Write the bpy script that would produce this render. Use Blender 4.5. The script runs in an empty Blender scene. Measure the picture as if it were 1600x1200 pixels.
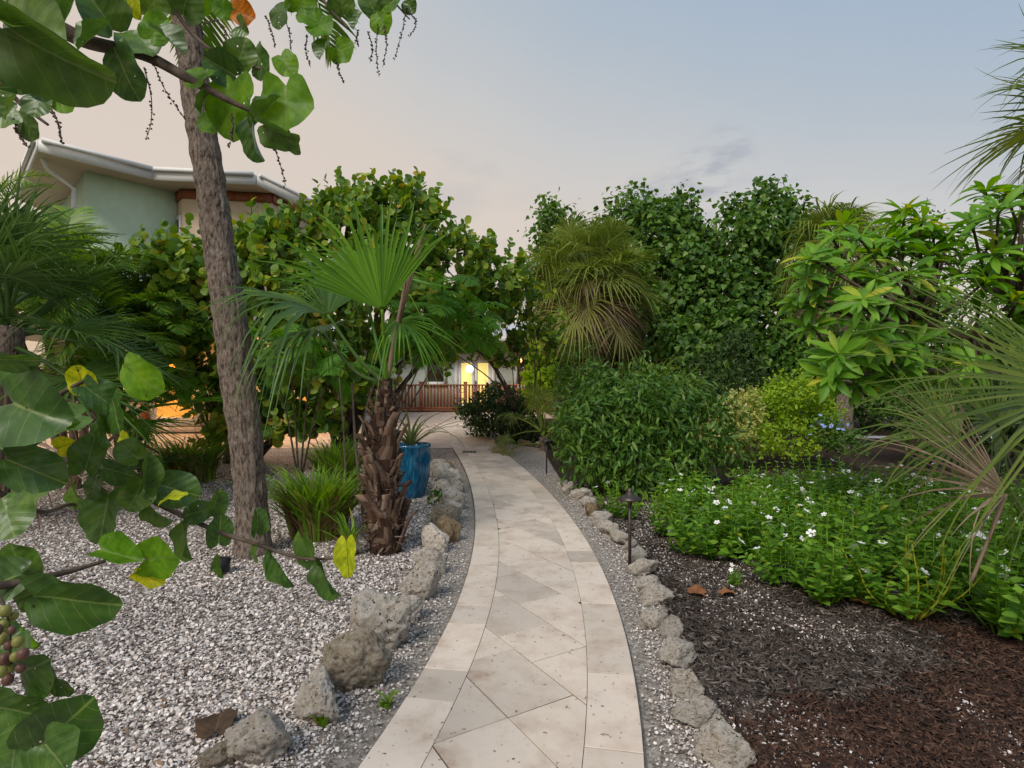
import bpy, math, random
import numpy as np
from mathutils import Vector, Matrix, noise
R = math.radians
rng = np.random.default_rng(11)
random.seed(11)
sc = bpy.context.scene
C = sc.collection

# ------------------------------------------------------------------ camera
FPX = 870.0            # focal length in pixels of a 1600 px wide frame
HOR = 608.0            # horizon row
EYE = 1.5
cam_d = bpy.data.cameras.new('camera')
cam_d.sensor_width = 36.0
cam_d.lens = 36.0 * FPX / 1600.0
cam_d.shift_y = (HOR - 600.0) / 1600.0
cam_d.clip_start = 0.05
cam_d.clip_end = 3000
cam = bpy.data.objects.new('camera', cam_d)
cam.location = (0, 0, EYE)
cam.rotation_euler = (R(90), 0, 0)
C.objects.link(cam)
sc.camera = cam

# ------------------------------------------------------------------ sky and light
SUN_EL, SUN_AZ = R(46), R(-150)      # azimuth measured from +Y (view direction) towards +X
w = bpy.data.worlds.new('World'); sc.world = w; w.use_nodes = True
nt = w.node_tree; nt.nodes.clear()
def N(tree, typ, **kw):
    n = tree.nodes.new(typ)
    for k, v in kw.items():
        setattr(n, k, v)
    return n
out = N(nt, 'ShaderNodeOutputWorld'); bg = N(nt, 'ShaderNodeBackground')
sky = N(nt, 'ShaderNodeTexSky', sky_type='NISHITA', sun_disc=False)
sky.sun_elevation = SUN_EL; sky.sun_rotation = SUN_AZ
sky.air_density = 1.2; sky.dust_density = 2.0
bg.inputs['Strength'].default_value = 0.1
tc = N(nt, 'ShaderNodeTexCoord'); sep = N(nt, 'ShaderNodeSeparateXYZ')
nt.links.new(tc.outputs['Generated'], sep.inputs[0])
# thin evening cloud veil: warm grey low down, blue grey overhead and to the right
ma = N(nt, 'ShaderNodeMath', operation='MULTIPLY_ADD'); ma.inputs[1].default_value = 0.36
nt.links.new(sep.outputs['X'], ma.inputs[0]); nt.links.new(sep.outputs['Z'], ma.inputs[2])
nz = N(nt, 'ShaderNodeTexNoise'); nz.inputs['Scale'].default_value = 1.6; nz.inputs['Detail'].default_value = 3
nt.links.new(tc.outputs['Generated'], nz.inputs['Vector'])
ma2 = N(nt, 'ShaderNodeMath', operation='MULTIPLY_ADD'); ma2.inputs[1].default_value = 0.22
nt.links.new(nz.outputs['Fac'], ma2.inputs[0]); nt.links.new(ma.outputs[0], ma2.inputs[2])
rp = N(nt, 'ShaderNodeValToRGB'); cr = rp.color_ramp
cr.elements[0].position = 0.06; cr.elements[0].color = (7.2, 5.9, 4.85, 1)
cr.elements[1].position = 0.90; cr.elements[1].color = (3.1, 4.2, 5.8, 1)
e = cr.elements.new(0.44); e.color = (6.7, 5.85, 5.1, 1)
e = cr.elements.new(0.58); e.color = (5.7, 5.6, 5.45, 1)
e = cr.elements.new(0.72); e.color = (4.3, 4.9, 5.5, 1)
nt.links.new(ma2.outputs[0], rp.inputs[0])
mx = N(nt, 'ShaderNodeMix', data_type='RGBA'); mx.inputs[0].default_value = 0.9
nt.links.new(sky.outputs[0], mx.inputs[6]); nt.links.new(rp.outputs[0], mx.inputs[7])
# small dark cloud scraps near the horizon
mp = N(nt, 'ShaderNodeMapping'); mp.inputs['Scale'].default_value = (3.0, 3.0, 9.0)
nt.links.new(tc.outputs['Generated'], mp.inputs[0])
nz2 = N(nt, 'ShaderNodeTexNoise'); nz2.inputs['Scale'].default_value = 1.5; nz2.inputs['Detail'].default_value = 6
nt.links.new(mp.outputs[0], nz2.inputs['Vector'])
cr2 = N(nt, 'ShaderNodeValToRGB'); cr2.color_ramp.elements[0].position = 0.58; cr2.color_ramp.elements[1].position = 0.72
cr2.color_ramp.elements[0].color = (0, 0, 0, 1); cr2.color_ramp.elements[1].color = (0.4, 0.4, 0.4, 1)
nt.links.new(nz2.outputs['Fac'], cr2.inputs[0])
mx2 = N(nt, 'ShaderNodeMix', data_type='RGBA')
acc = cr2.outputs[0]
for cpx, cpy, c0, c1 in ((1075, 302, 0.9976, 0.9999), (1130, 246, 0.9984, 0.9999), (1010, 318, 0.9985, 0.9999)):
    dv = Vector(((cpx-800)/FPX, 1, (HOR-cpy)/FPX)).normalized()
    dp_ = N(nt, 'ShaderNodeVectorMath', operation='DOT_PRODUCT'); nt.links.new(tc.outputs['Generated'], dp_.inputs[0]); dp_.inputs[1].default_value = dv
    mr_ = N(nt, 'ShaderNodeMapRange'); mr_.inputs['From Min'].default_value = c0; mr_.inputs['From Max'].default_value = c1; nt.links.new(dp_.outputs['Value'], mr_.inputs[0])
    nn_ = N(nt, 'ShaderNodeTexNoise'); nn_.inputs['Scale'].default_value = 7; nn_.inputs['Detail'].default_value = 5; nt.links.new(mp.outputs[0], nn_.inputs['Vector'])
    rr_ = N(nt, 'ShaderNodeMapRange'); rr_.inputs['From Min'].default_value = 0.40; rr_.inputs['From Max'].default_value = 0.62; nt.links.new(nn_.outputs['Fac'], rr_.inputs[0])
    ml_ = N(nt, 'ShaderNodeMath', operation='MULTIPLY'); nt.links.new(mr_.outputs[0], ml_.inputs[0]); nt.links.new(rr_.outputs[0], ml_.inputs[1])
    ad_ = N(nt, 'ShaderNodeMath', operation='ADD', use_clamp=True); nt.links.new(acc, ad_.inputs[0]); nt.links.new(ml_.outputs[0], ad_.inputs[1]); acc = ad_.outputs[0]
hf = N(nt, 'ShaderNodeMath', operation='MULTIPLY'); hf.inputs[1].default_value = 0.6; nt.links.new(acc, hf.inputs[0]); nt.links.new(hf.outputs[0], mx2.inputs[0]); nt.links.new(mx.outputs[2], mx2.inputs[6])
mx2.inputs[7].default_value = (3.3, 3.6, 4.2, 1)
nt.links.new(mx2.outputs[2], bg.inputs[0]); nt.links.new(bg.outputs[0], out.inputs[0])

sd = bpy.data.lights.new('sun', 'SUN'); sd.energy = 2.3; sd.angle = R(22); sd.color = (1.0, 0.93, 0.84)
so = bpy.data.objects.new('sun', sd); C.objects.link(so)
sdir = Vector((math.sin(SUN_AZ) * math.cos(SUN_EL), math.cos(SUN_AZ) * math.cos(SUN_EL), math.sin(SUN_EL)))
so.rotation_euler = sdir.to_track_quat('Z', 'Y').to_euler(); so.location = sdir * 50
vs = sc.view_settings
vs.view_transform = 'Standard'; vs.look = 'None'; vs.gamma = 1; vs.exposure = 0.15; vs.use_curve_mapping = False
sc.cycles.max_bounces = 6; sc.cycles.diffuse_bounces = 2; sc.cycles.glossy_bounces = 2; sc.cycles.transmission_bounces = 3; sc.cycles.transparent_max_bounces = 8

# ------------------------------------------------------------------ helpers
def gz(y):
    """ground height: level near the camera, rising gently towards the deck"""
    t = np.clip(np.asarray(y, float) - 11, 0, 10.4)
    return np.where(t < 2, 0.07 * t * t / 4, 0.07 * (t - 1))
def P(px, py, d):
    return Vector(((px - 800) / FPX * d, d, EYE - (py - HOR) / FPX * d))
def G(px, py):
    d = EYE * FPX / (py - HOR)
    for _ in range(40):
        d = 0.5 * d + 0.5 * (EYE - float(gz(d))) * FPX / (py - HOR)
    return Vector(((px - 800) / FPX * d, d, float(gz(d))))
def np3(v): return np.array(v, float)
def nrm(a):
    return a / np.maximum(np.linalg.norm(a, axis=-1, keepdims=True), 1e-9)

def mesh_np(name, V, Fs, rnd=None, uv=None, smooth=False):
    """V (n,3); Fs a list of int arrays (m,k) of any k; rnd per face"""
    me = bpy.data.meshes.new(name)
    if isinstance(Fs, np.ndarray): Fs = [Fs]
    Fs = [np.asarray(f, np.int32) for f in Fs if len(f)]
    V = np.asarray(V, np.float32)
    me.vertices.add(len(V)); me.vertices.foreach_set('co', V.ravel())
    li = np.concatenate([f.ravel() for f in Fs])
    ks = np.concatenate([np.full(len(f), f.shape[1], np.int32) for f in Fs])
    st = np.concatenate([[0], np.cumsum(ks)[:-1]]).astype(np.int32)
    me.loops.add(len(li)); me.loops.foreach_set('vertex_index', li)
    me.polygons.add(len(ks)); me.polygons.foreach_set('loop_start', st)
    if smooth: me.polygons.foreach_set('use_smooth', np.ones(len(ks), bool))
    me.update(calc_edges=True)
    if rnd is not None:
        a = me.attributes.new('rnd', 'FLOAT', 'FACE'); a.data.foreach_set('value', np.asarray(rnd, np.float32))
    if uv is not None:
        l = me.uv_layers.new(name='UVMap'); l.data.foreach_set('uv', np.asarray(uv, np.float32)[li].ravel())
    return me
def link(name, me, mat=None, parent=None, loc=None):
    o = bpy.data.objects.new(name, me)
    if mat is not None and me is not None and len(me.materials) == 0: me.materials.append(mat)
    C.objects.link(o)
    if parent is not None: o.parent = parent
    if loc is not None: o.location = loc
    return o
def mk(name, V, Fs, mat, parent=None, **kw):
    return link(name, mesh_np(name, V, Fs, **kw), mat, parent)
def tag(o, label, cat=None, group=None, kind=None):
    o['label'] = label
    if cat: o['category'] = cat
    if group: o['group'] = group
    if kind: o['kind'] = kind
    return o
def thing(name, label, cat, loc=(0, 0, 0), group=None):
    o = bpy.data.objects.new(name, None); C.objects.link(o); o.location = loc; o.empty_display_size = 0.1
    return tag(o, label, cat, group)
def child(name, me, mat, root, mw=None):
    """link mesh given in WORLD coordinates under root (root unrotated)"""
    o = link(name, me, mat, root)
    o.location = -root.location if mw is None else (Matrix.Translation(-root.location) @ mw).to_translation()
    return o
def stuff(o): o['kind'] = 'stuff'; return o

def merge(TV, TF, M, T, rnd=None):
    n = len(T); nv = len(TV)
    V = np.einsum('nij,vj->nvi', M, TV) + T[:, None, :]
    F = TF[None] + (np.arange(n) * nv)[:, None, None]
    if rnd is None: rnd = rng.random(n)
    return V.reshape(-1, 3), F.reshape(-1, TF.shape[1]), np.repeat(rnd, len(TF))
def frames(d, nn, s):
    """matrices with local y=d, z~nn, scale s (n,) or (n,3)"""
    y = nrm(d); x = nrm(np.cross(y, nn)); z = np.cross(x, y)
    M = np.stack([x, y, z], axis=2)
    s = np.asarray(s, float)
    if s.ndim == 1: s = np.repeat(s[:, None], 3, 1)
    return M * s[:, None, :]
class MB:
    """collects pieces of ONE mesh"""
    def __init__(s): s.V = []; s.F = []; s.n = 0; s.R = []
    def add(s, V, F, r=None):
        V = np.asarray(V, float); F = [np.asarray(f) for f in (F if isinstance(F, list) else [F])]
        for f in F:
            s.F.append(f + s.n); s.R.append(np.full(len(f), random.random() if r is None else r) if np.isscalar(r) or r is None else r)
        s.V.append(V); s.n += len(V); return s
    def box(s, a, b):
        x0, y0, z0 = a; x1, y1, z1 = b
        V = [(x0,y0,z0),(x1,y0,z0),(x1,y1,z0),(x0,y1,z0),(x0,y0,z1),(x1,y0,z1),(x1,y1,z1),(x0,y1,z1)]
        return s.add(V, np.array([(0,3,2,1),(4,5,6,7),(0,1,5,4),(1,2,6,5),(2,3,7,6),(3,0,4,7)]))
    def tube(s, pts, rad, n=8, r=None):
        V, F = tube(pts, rad, n); return s.add(V, F, r)
    def mesh(s, name, smooth=False): return mesh_np(name, np.concatenate(s.V), s.F, np.concatenate(s.R), smooth=smooth)
    def build(s, name, mat, parent=None, smooth=False): return link(name, s.mesh(name, smooth), mat, parent)
def tube(pts, rad, n=8):
    p = np.array([tuple(q) for q in pts], float); m = len(p)
    rad = np.broadcast_to(np.asarray(rad, float), (m,)) if np.ndim(rad) == 0 or len(np.atleast_1d(rad)) == m else np.interp(np.linspace(0,1,m), np.linspace(0,1,len(rad)), rad)
    t = nrm(np.gradient(p, axis=0))
    up = np.array([0, 0, 1.0]) if abs(t[0, 2]) < 0.9 else np.array([1.0, 0, 0])
    V = []; x = nrm(np.cross(up, t[0]))
    a = np.linspace(0, 2 * np.pi, n, endpoint=False)
    for i in range(m):
        x = nrm(x - t[i] * np.dot(x, t[i])); y = np.cross(t[i], x)
        V.append(p[i] + rad[i] * (np.cos(a)[:, None] * x + np.sin(a)[:, None] * y))
    V = np.concatenate(V); F = []
    for i in range(m - 1):
        for j in range(n):
            k = (j + 1) % n
            F.append((i*n+j, i*n+k, (i+1)*n+k, (i+1)*n+j))
    caps = [np.array(F)]
    V = np.concatenate([V, p[:1], p[-1:]]); b = m * n
    caps.append(np.array([(b, (j+1) % n, j) for j in range(n)] + [(b+1, (m-1)*n+j, (m-1)*n+(j+1) % n) for j in range(n)]))
    return V, caps
def bez(p, n=14):
    """smooth curve through points (Catmull-Rom)"""
    p = [np3(q) for q in p]; p = [2*p[0]-p[1]] + p + [2*p[-1]-p[-2]]; o = []
    for i in range(1, len(p) - 2):
        for t in np.linspace(0, 1, n, endpoint=False):
            a, b, c, d = p[i-1], p[i], p[i+1], p[i+2]
            o.append(0.5*((2*b)+(-a+c)*t+(2*a-5*b+4*c-d)*t*t+(-a+3*b-3*c+d)*t**3))
    o.append(p[-2]); return np.array(o)

# ------------------------------------------------------------------ materials
def newmat(name):
    m = bpy.data.materials.new(name); m.use_nodes = True; t = m.node_tree
    return m, t, t.nodes['Principled BSDF'], t.nodes['Material Output']
def ramp(t, cols, pos=None):
    r = N(t, 'ShaderNodeValToRGB'); c = r.color_ramp
    pos = pos or list(np.linspace(0, 1, len(cols)))
    c.elements[0].position = pos[0]; c.elements[0].color = (*cols[0], 1)
    c.elements[1].position = pos[-1]; c.elements[1].color = (*cols[-1], 1)
    for q, k in zip(pos[1:-1], cols[1:-1]):
        e = c.elements.new(q); e.color = (*k, 1)
    return r
def rndfac(t):
    a = N(t, 'ShaderNodeAttribute', attribute_name='rnd'); o = N(t, 'ShaderNodeObjectInfo')
    s = N(t, 'ShaderNodeMath', operation='ADD'); f = N(t, 'ShaderNodeMath', operation='FRACT')
    t.links.new(a.outputs['Fac'], s.inputs[0]); t.links.new(o.outputs['Random'], s.inputs[1]); t.links.new(s.outputs[0], f.inputs[0])
    return f.outputs[0]
def leafmat(name, cols, pos=None, rough=0.42, trans=0.3, spec=0.5, veins=None, spots=True):
    m, t, b, o = newmat(name); spec *= 0.55; rough += 0.06
    cols = [(c[0]*1.75, c[1]*1.5, c[2]*0.85) if c[1] > c[0] else (c[0]*1.15, c[1]*1.1, c[2]) for c in cols]
    r = ramp(t, cols, pos); t.links.new(rndfac(t), r.inputs[0]); col = r.outputs[0]
    if spots:
        tc = N(t, 'ShaderNodeTexCoord'); n = N(t, 'ShaderNodeTexNoise'); n.inputs['Scale'].default_value = 9; n.inputs['Detail'].default_value = 4
        t.links.new(tc.outputs['Object'], n.inputs['Vector'])
        mm = N(t, 'ShaderNodeMix', data_type='RGBA', blend_type='MULTIPLY'); mm.inputs[0].default_value = 0.5
        q = ramp(t, [(0.62, 0.62, 0.55), (1.2, 1.15, 1.0)], [0.32, 0.7]); t.links.new(n.outputs['Fac'], q.inputs[0])
        t.links.new(col, mm.inputs[6]); t.links.new(q.outputs[0], mm.inputs[7]); col = mm.outputs[2]
    if veins:
        uv = N(t, 'ShaderNodeUVMap'); s = N(t, 'ShaderNodeSeparateXYZ'); t.links.new(uv.outputs[0], s.inputs[0])
        def M(op, a, c=None):
            k = N(t, 'ShaderNodeMath', operation=op)
            for i, v in enumerate((a, c)):
                if v is None: continue
                if isinstance(v, (int, float)): k.inputs[i].default_value = v
                else: t.links.new(v, k.inputs[i])
            return k.outputs[0]
        ax = M('ABSOLUTE', s.outputs['X'])
        mid = M('LESS_THAN', ax, 0.018)
        tt = M('SUBTRACT', s.outputs['Y'], M('MULTIPLY', M('POWER', ax, 1.15), 0.75))
        fr = M('ABSOLUTE', M('SUBTRACT', M('FRACT', M('MULTIPLY', tt, 5.2)), 0.5))
        lat = M('MULTIPLY', M('LESS_THAN', fr, 0.024), M('LESS_THAN', ax, 0.44))
        vm = M('MAXIMUM', mid, M('MULTIPLY', lat, 0.75))
        mm = N(t, 'ShaderNodeMix', data_type='RGBA'); t.links.new(M('MULTIPLY', vm, 0.85), mm.inputs[0])
        t.links.new(col, mm.inputs[6]); mm.inputs[7].default_value = (*veins, 1); col = mm.outputs[2]
        bp = N(t, 'ShaderNodeBump'); bp.inputs['Strength'].default_value = 0.16; bp.inputs['Distance'].default_value = 0.01
        t.links.new(M('MULTIPLY', fr, 1.0), bp.inputs['Height']); t.links.new(bp.outputs[0], b.inputs['Normal'])
        oi = N(t, 'ShaderNodeObjectInfo'); va = N(t, 'ShaderNodeVectorMath', operation='ADD'); t.links.new(uv.outputs[0], va.inputs[0]); t.links.new(M('MULTIPLY', oi.outputs['Random'], 31.0), va.inputs[1])
        vo = N(t, 'ShaderNodeTexVoronoi'); vo.inputs['Scale'].default_value = 6.5; t.links.new(va.outputs[0], vo.inputs['Vector'])
        sx = N(t, 'ShaderNodeSeparateColor'); t.links.new(vo.outputs['Color'], sx.inputs[0])
        pick = M('GREATER_THAN', sx.outputs[0], 0.72); rad_ = M('MULTIPLY', sx.outputs[1], 0.16)
        hole = M('MULTIPLY', pick, M('LESS_THAN', vo.outputs['Distance'], rad_)); rim = M('MULTIPLY', pick, M('LESS_THAN', vo.outputs['Distance'], M('ADD', rad_, 0.07)))
        m3 = N(t, 'ShaderNodeMix', data_type='RGBA'); t.links.new(M('MULTIPLY', rim, 0.6), m3.inputs[0]); t.links.new(col, m3.inputs[6]); m3.inputs[7].default_value = (0.10, 0.065, 0.02, 1); col = m3.outputs[2]
        n4 = N(t, 'ShaderNodeTexNoise'); n4.inputs['Scale'].default_value = 3.0; n4.inputs['Detail'].default_value = 5; t.links.new(va.outputs[0], n4.inputs['Vector'])
        r4 = ramp(t, [(0.6,0.66,0.6),(1.15,1.1,0.95),(1.5,1.25,0.7)], [0.35,0.55,0.75]); t.links.new(n4.outputs['Fac'], r4.inputs[0])
        m4 = N(t, 'ShaderNodeMix', data_type='RGBA', blend_type='MULTIPLY'); m4.inputs[0].default_value = 0.8; t.links.new(col, m4.inputs[6]); t.links.new(r4.outputs[0], m4.inputs[7]); col = m4.outputs[2]
    t.links.new(col, b.inputs['Base Color'])
    b.inputs['Roughness'].default_value = rough; b.inputs['Specular IOR Level'].default_value = spec
    tr = N(t, 'ShaderNodeBsdfTranslucent'); hs = N(t, 'ShaderNodeHueSaturation')
    hs.inputs['Saturation'].default_value = 1.1; hs.inputs['Value'].default_value = 1.7; hs.inputs['Hue'].default_value = 0.485
    t.links.new(col, hs.inputs['Color']); t.links.new(hs.outputs[0], tr.inputs[0])
    mi = N(t, 'ShaderNodeMixShader'); mi.inputs[0].default_value = trans
    t.links.new(b.outputs[0], mi.inputs[1]); t.links.new(tr.outputs[0], mi.inputs[2]); t.links.new(mi.outputs[0], o.inputs[0])
    if veins:
        tp_ = N(t, 'ShaderNodeBsdfTransparent'); m5 = N(t, 'ShaderNodeMixShader'); t.links.new(hole, m5.inputs[0]); t.links.new(mi.outputs[0], m5.inputs[1]); t.links.new(tp_.outputs[0], m5.inputs[2]); t.links.new(m5.outputs[0], o.inputs[0])
    return m
def plain(name, col, rough=0.6, metal=0.0, var=0.15, scale=6, bump=0.0, bscale=40, spec=0.4):
    m, t, b, o = newmat(name)
    tc = N(t, 'ShaderNodeTexCoord'); n = N(t, 'ShaderNodeTexNoise'); n.inputs['Scale'].default_value = scale; n.inputs['Detail'].default_value = 5
    t.links.new(tc.outputs['Object'], n.inputs['Vector'])
    c = np.array(col); r = ramp(t, [tuple(c * (1 - var)), tuple(np.minimum(c * (1 + var), 1))], [0.3, 0.7])
    t.links.new(n.outputs['Fac'], r.inputs[0]); t.links.new(r.outputs[0], b.inputs['Base Color'])
    b.inputs['Roughness'].default_value = rough; b.inputs['Metallic'].default_value = metal; b.inputs['Specular IOR Level'].default_value = spec
    if bump:
        k = N(t, 'ShaderNodeTexNoise'); k.inputs['Scale'].default_value = bscale; k.inputs['Detail'].default_value = 6
        t.links.new(tc.outputs['Object'], k.inputs['Vector'])
        bp = N(t, 'ShaderNodeBump'); bp.inputs['Strength'].default_value = bump; bp.inputs['Distance'].default_value = 0.02
        t.links.new(k.outputs['Fac'], bp.inputs['Height']); t.links.new(bp.outputs[0], b.inputs['Normal'])
    return m
def multi(name, cols, pos=None, scale=5, detail=8, rough=0.85, bump=0.4, bscale=60, bdist=0.01, stretch=(1,1,1), useobj=False, spec=0.3, pits=None):
    """noise coloured, optionally shifted by object random"""
    m, t, b, o = newmat(name)
    tc = N(t, 'ShaderNodeTexCoord'); mp = N(t, 'ShaderNodeMapping'); mp.inputs['Scale'].default_value = stretch
    t.links.new(tc.outputs['Object'], mp.inputs[0])
    if useobj:
        oi = N(t, 'ShaderNodeObjectInfo'); k = N(t, 'ShaderNodeMath', operation='MULTIPLY'); k.inputs[1].default_value = 57
        t.links.new(oi.outputs['Random'], k.inputs[0]); t.links.new(k.outputs[0], mp.inputs['Location'])
    n = N(t, 'ShaderNodeTexNoise'); n.inputs['Scale'].default_value = scale; n.inputs['Detail'].default_value = detail; n.inputs['Roughness'].default_value = 0.62
    t.links.new(mp.outputs[0], n.inputs['Vector'])
    r = ramp(t, cols, pos); t.links.new(n.outputs['Fac'], r.inputs[0]); col = r.outputs[0]
    if useobj:
        hs = N(t, 'ShaderNodeHueSaturation'); mr = N(t, 'ShaderNodeMapRange'); mr.inputs['To Min'].default_value = 0.83; mr.inputs['To Max'].default_value = 1.15
        t.links.new(oi.outputs['Random'], mr.inputs[0]); t.links.new(mr.outputs[0], hs.inputs['Value']); t.links.new(col, hs.inputs['Color']); col = hs.outputs[0]
    bn = N(t, 'ShaderNodeTexNoise'); bn.inputs['Scale'].default_value = bscale; bn.inputs['Detail'].default_value = 8; bn.inputs['Roughness'].default_value = 0.7
    t.links.new(mp.outputs[0], bn.inputs['Vector']); h = bn.outputs['Fac']
    if pits:
        pn = N(t, 'ShaderNodeTexNoise'); pn.inputs['Scale'].default_value = pits[0]; pn.inputs['Detail'].default_value = 3
        t.links.new(mp.outputs[0], pn.inputs['Vector'])
        pr = ramp(t, [(1, 1, 1), (0, 0, 0)], [pits[1], pits[1] + 0.05]); t.links.new(pn.outputs['Fac'], pr.inputs[0])
        mm = N(t, 'ShaderNodeMix', data_type='RGBA'); mm.inputs[6].default_value = (*pits[2], 1)
        t.links.new(pr.outputs[0], mm.inputs[0]); t.links.new(col, mm.inputs[7]); col = mm.outputs[2]
    t.links.new(col, b.inputs['Base Color']); b.inputs['Roughness'].default_value = rough; b.inputs['Specular IOR Level'].default_value = spec
    bp = N(t, 'ShaderNodeBump'); bp.inputs['Strength'].default_value = bump; bp.inputs['Distance'].default_value = bdist
    t.links.new(h, bp.inputs['Height']); t.links.new(bp.outputs[0], b.inputs['Normal'])
    return m
def rndmat(name, cols, pos=None, rough=0.7, spec=0.3):
    m, t, b, o = newmat(name); r = ramp(t, cols, pos); t.links.new(rndfac(t), r.inputs[0])
    t.links.new(r.outputs[0], b.inputs['Base Color']); b.inputs['Roughness'].default_value = rough; b.inputs['Specular IOR Level'].default_value = spec
    return m
def glow(name, col, s):
    m, t, b, o = newmat(name); b.inputs['Base Color'].default_value = (*col, 1)
    b.inputs['Emission Color'].default_value = (*col, 1); b.inputs['Emission Strength'].default_value = s
    return m

m_trav = multi('travertine', [(0.40,0.285,0.21),(0.58,0.475,0.385),(0.68,0.58,0.485),(0.65,0.555,0.47),(0.48,0.40,0.33)], [0.27,0.40,0.55,0.68,0.80], scale=4.2, rough=0.55, bump=0.12, bscale=45, useobj=True, pits=(34, 0.665, (0.27,0.20,0.15)))
m_stain = None
m_joint = plain('joint_sand', (0.15,0.13,0.11), 0.95, var=0.5, scale=30)
m_sand = multi('grey_sand', [(0.13,0.11,0.09),(0.33,0.29,0.25),(0.50,0.45,0.40)], [0.34,0.5,0.66], scale=38, bump=0.9, bscale=130, rough=0.95)
m_shellbed = multi('shell_ground', [(0.05,0.04,0.035),(0.22,0.19,0.17),(0.58,0.52,0.48)], [0.36,0.48,0.62], scale=55, detail=4, bump=0.9, bscale=60, rough=0.9, stretch=(1,0.45,1))
m_mulch = multi('mulch_ground', [(0.018,0.011,0.008),(0.045,0.027,0.018),(0.085,0.052,0.035)], [0.3,0.5,0.75], scale=22, bump=1.0, bscale=70, bdist=0.03, rough=0.95)
m_soil = multi('garden_soil', [(0.03,0.025,0.016),(0.07,0.06,0.035),(0.05,0.07,0.03)], [0.3,0.55,0.75], scale=3, bump=0.8, bscale=30, rough=1.0)
m_patio = multi('patio_paving', [(0.42,0.33,0.26),(0.60,0.50,0.42)], [0.3,0.7], scale=3, bump=0.1, rough=0.6)
m_rock = multi('pitted_limestone', [(0.12,0.10,0.08),(0.47,0.41,0.33),(0.64,0.58,0.50),(0.76,0.71,0.64)], [0.28,0.38,0.50,0.68], scale=9, bump=1.0, bscale=26, bdist=0.03, rough=0.95, useobj=True, pits=(15, 0.63, (0.05,0.043,0.035)))
m_rock_ochre = multi('ochre_limestone', [(0.10,0.075,0.045),(0.30,0.22,0.13),(0.48,0.38,0.24)], [0.3,0.5,0.75], scale=8, bump=1.0, bscale=26, bdist=0.03, rough=0.95, useobj=True)
m_rock_dark = multi('weathered_limestone', [(0.09,0.075,0.055),(0.34,0.285,0.21),(0.54,0.475,0.385)], [0.29,0.45,0.68], scale=11, bump=1.0, bscale=24, bdist=0.03, rough=0.95)
m_shell = rndmat('shell_pieces', [(0.06,0.045,0.04),(0.17,0.135,0.115),(0.42,0.36,0.325),(0.68,0.61,0.56),(0.84,0.78,0.74)], [0.0,0.14,0.37,0.66,1.0], 0.5)
m_chipold = rndmat('weathered_chips', [(0.02,0.015,0.012),(0.055,0.042,0.034),(0.105,0.084,0.07),(0.24,0.205,0.18)], [0,0.45,0.86,1], 0.85)
m_chip = rndmat('mulch_chips', [(0.016,0.008,0.006),(0.046,0.022,0.014),(0.085,0.043,0.027),(0.14,0.082,0.055)], [0,0.45,0.85,1], 0.8)
m_bark = multi('grey_trunk_bark', [(0.075,0.055,0.042),(0.27,0.21,0.165),(0.42,0.355,0.295)], [0.36,0.48,0.66], scale=8, bump=1.0, bscale=13, bdist=0.06, stretch=(5.5,5.5,2.0), rough=0.95)
m_branch = multi('brown_branch', [(0.035,0.025,0.018),(0.10,0.075,0.055),(0.18,0.14,0.11)], [0.3,0.5,0.75], scale=14, bump=0.6, rough=0.9)
m_twig = plain('pale_stem', (0.20,0.16,0.12), 0.8, var=0.3, scale=12)
m_boot = rndmat('palm_leaf_base', [(0.035,0.018,0.012),(0.085,0.045,0.028),(0.15,0.095,0.065),(0.24,0.18,0.135)], None, 0.85)
m_fibre = multi('palm_fibre', [(0.02,0.011,0.008),(0.06,0.034,0.022),(0.13,0.08,0.055)], [0.3,0.5,0.75], scale=18, bump=1.0, bscale=50, bdist=0.03, stretch=(2,2,0.6), rough=0.95)
L_grape = leafmat('sea_grape_leaf', [(0.035,0.095,0.026),(0.065,0.155,0.034),(0.11,0.22,0.045),(0.20,0.28,0.05),(0.36,0.26,0.05)], [0,0.35,0.72,0.95,1], 0.38, 0.28)
L_fgdark = leafmat('sea_grape_leaf_dark', [(0.024,0.072,0.026),(0.038,0.10,0.034),(0.055,0.125,0.038)], None, 0.3, 0.22, 0.7, veins=(0.15,0.22,0.07))
L_fgbright = leafmat('sea_grape_leaf_bright', [(0.055,0.165,0.022),(0.08,0.20,0.028)], None, 0.38, 0.45, 0.4, veins=(0.16,0.26,0.07))
L_fgyellow = leafmat('sea_grape_leaf_yellow', [(0.30,0.36,0.025),(0.24,0.34,0.03)], None, 0.4, 0.4, 0.4, veins=(0.14,0.18,0.03))
L_fgorange = leafmat('sea_grape_leaf_orange', [(0.55,0.22,0.02),(0.50,0.16,0.02)], None, 0.4, 0.4, 0.4, veins=(0.3,0.1,0.03))
L_portia = leafmat('portia_leaf', [(0.018,0.062,0.016),(0.035,0.10,0.024),(0.055,0.135,0.032),(0.085,0.18,0.045)], None, 0.4, 0.25)
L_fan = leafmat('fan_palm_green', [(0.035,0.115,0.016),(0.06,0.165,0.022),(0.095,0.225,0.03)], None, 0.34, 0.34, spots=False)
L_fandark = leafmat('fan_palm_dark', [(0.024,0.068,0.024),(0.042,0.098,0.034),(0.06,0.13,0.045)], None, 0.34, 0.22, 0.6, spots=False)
L_sabal = leafmat('cabbage_palm_green', [(0.065,0.12,0.035),(0.10,0.165,0.05),(0.14,0.20,0.065)], None, 0.42, 0.25, spots=False)
L_deadfan = leafmat('dead_fan_brown', [(0.07,0.045,0.03),(0.15,0.10,0.07),(0.30,0.225,0.18),(0.10,0.095,0.04)], None, 0.7, 0.12, spots=False)
L_palmetto = leafmat('palmetto_green', [(0.035,0.075,0.02),(0.06,0.105,0.028),(0.085,0.135,0.038)], None, 0.4, 0.28, spots=False)
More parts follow.
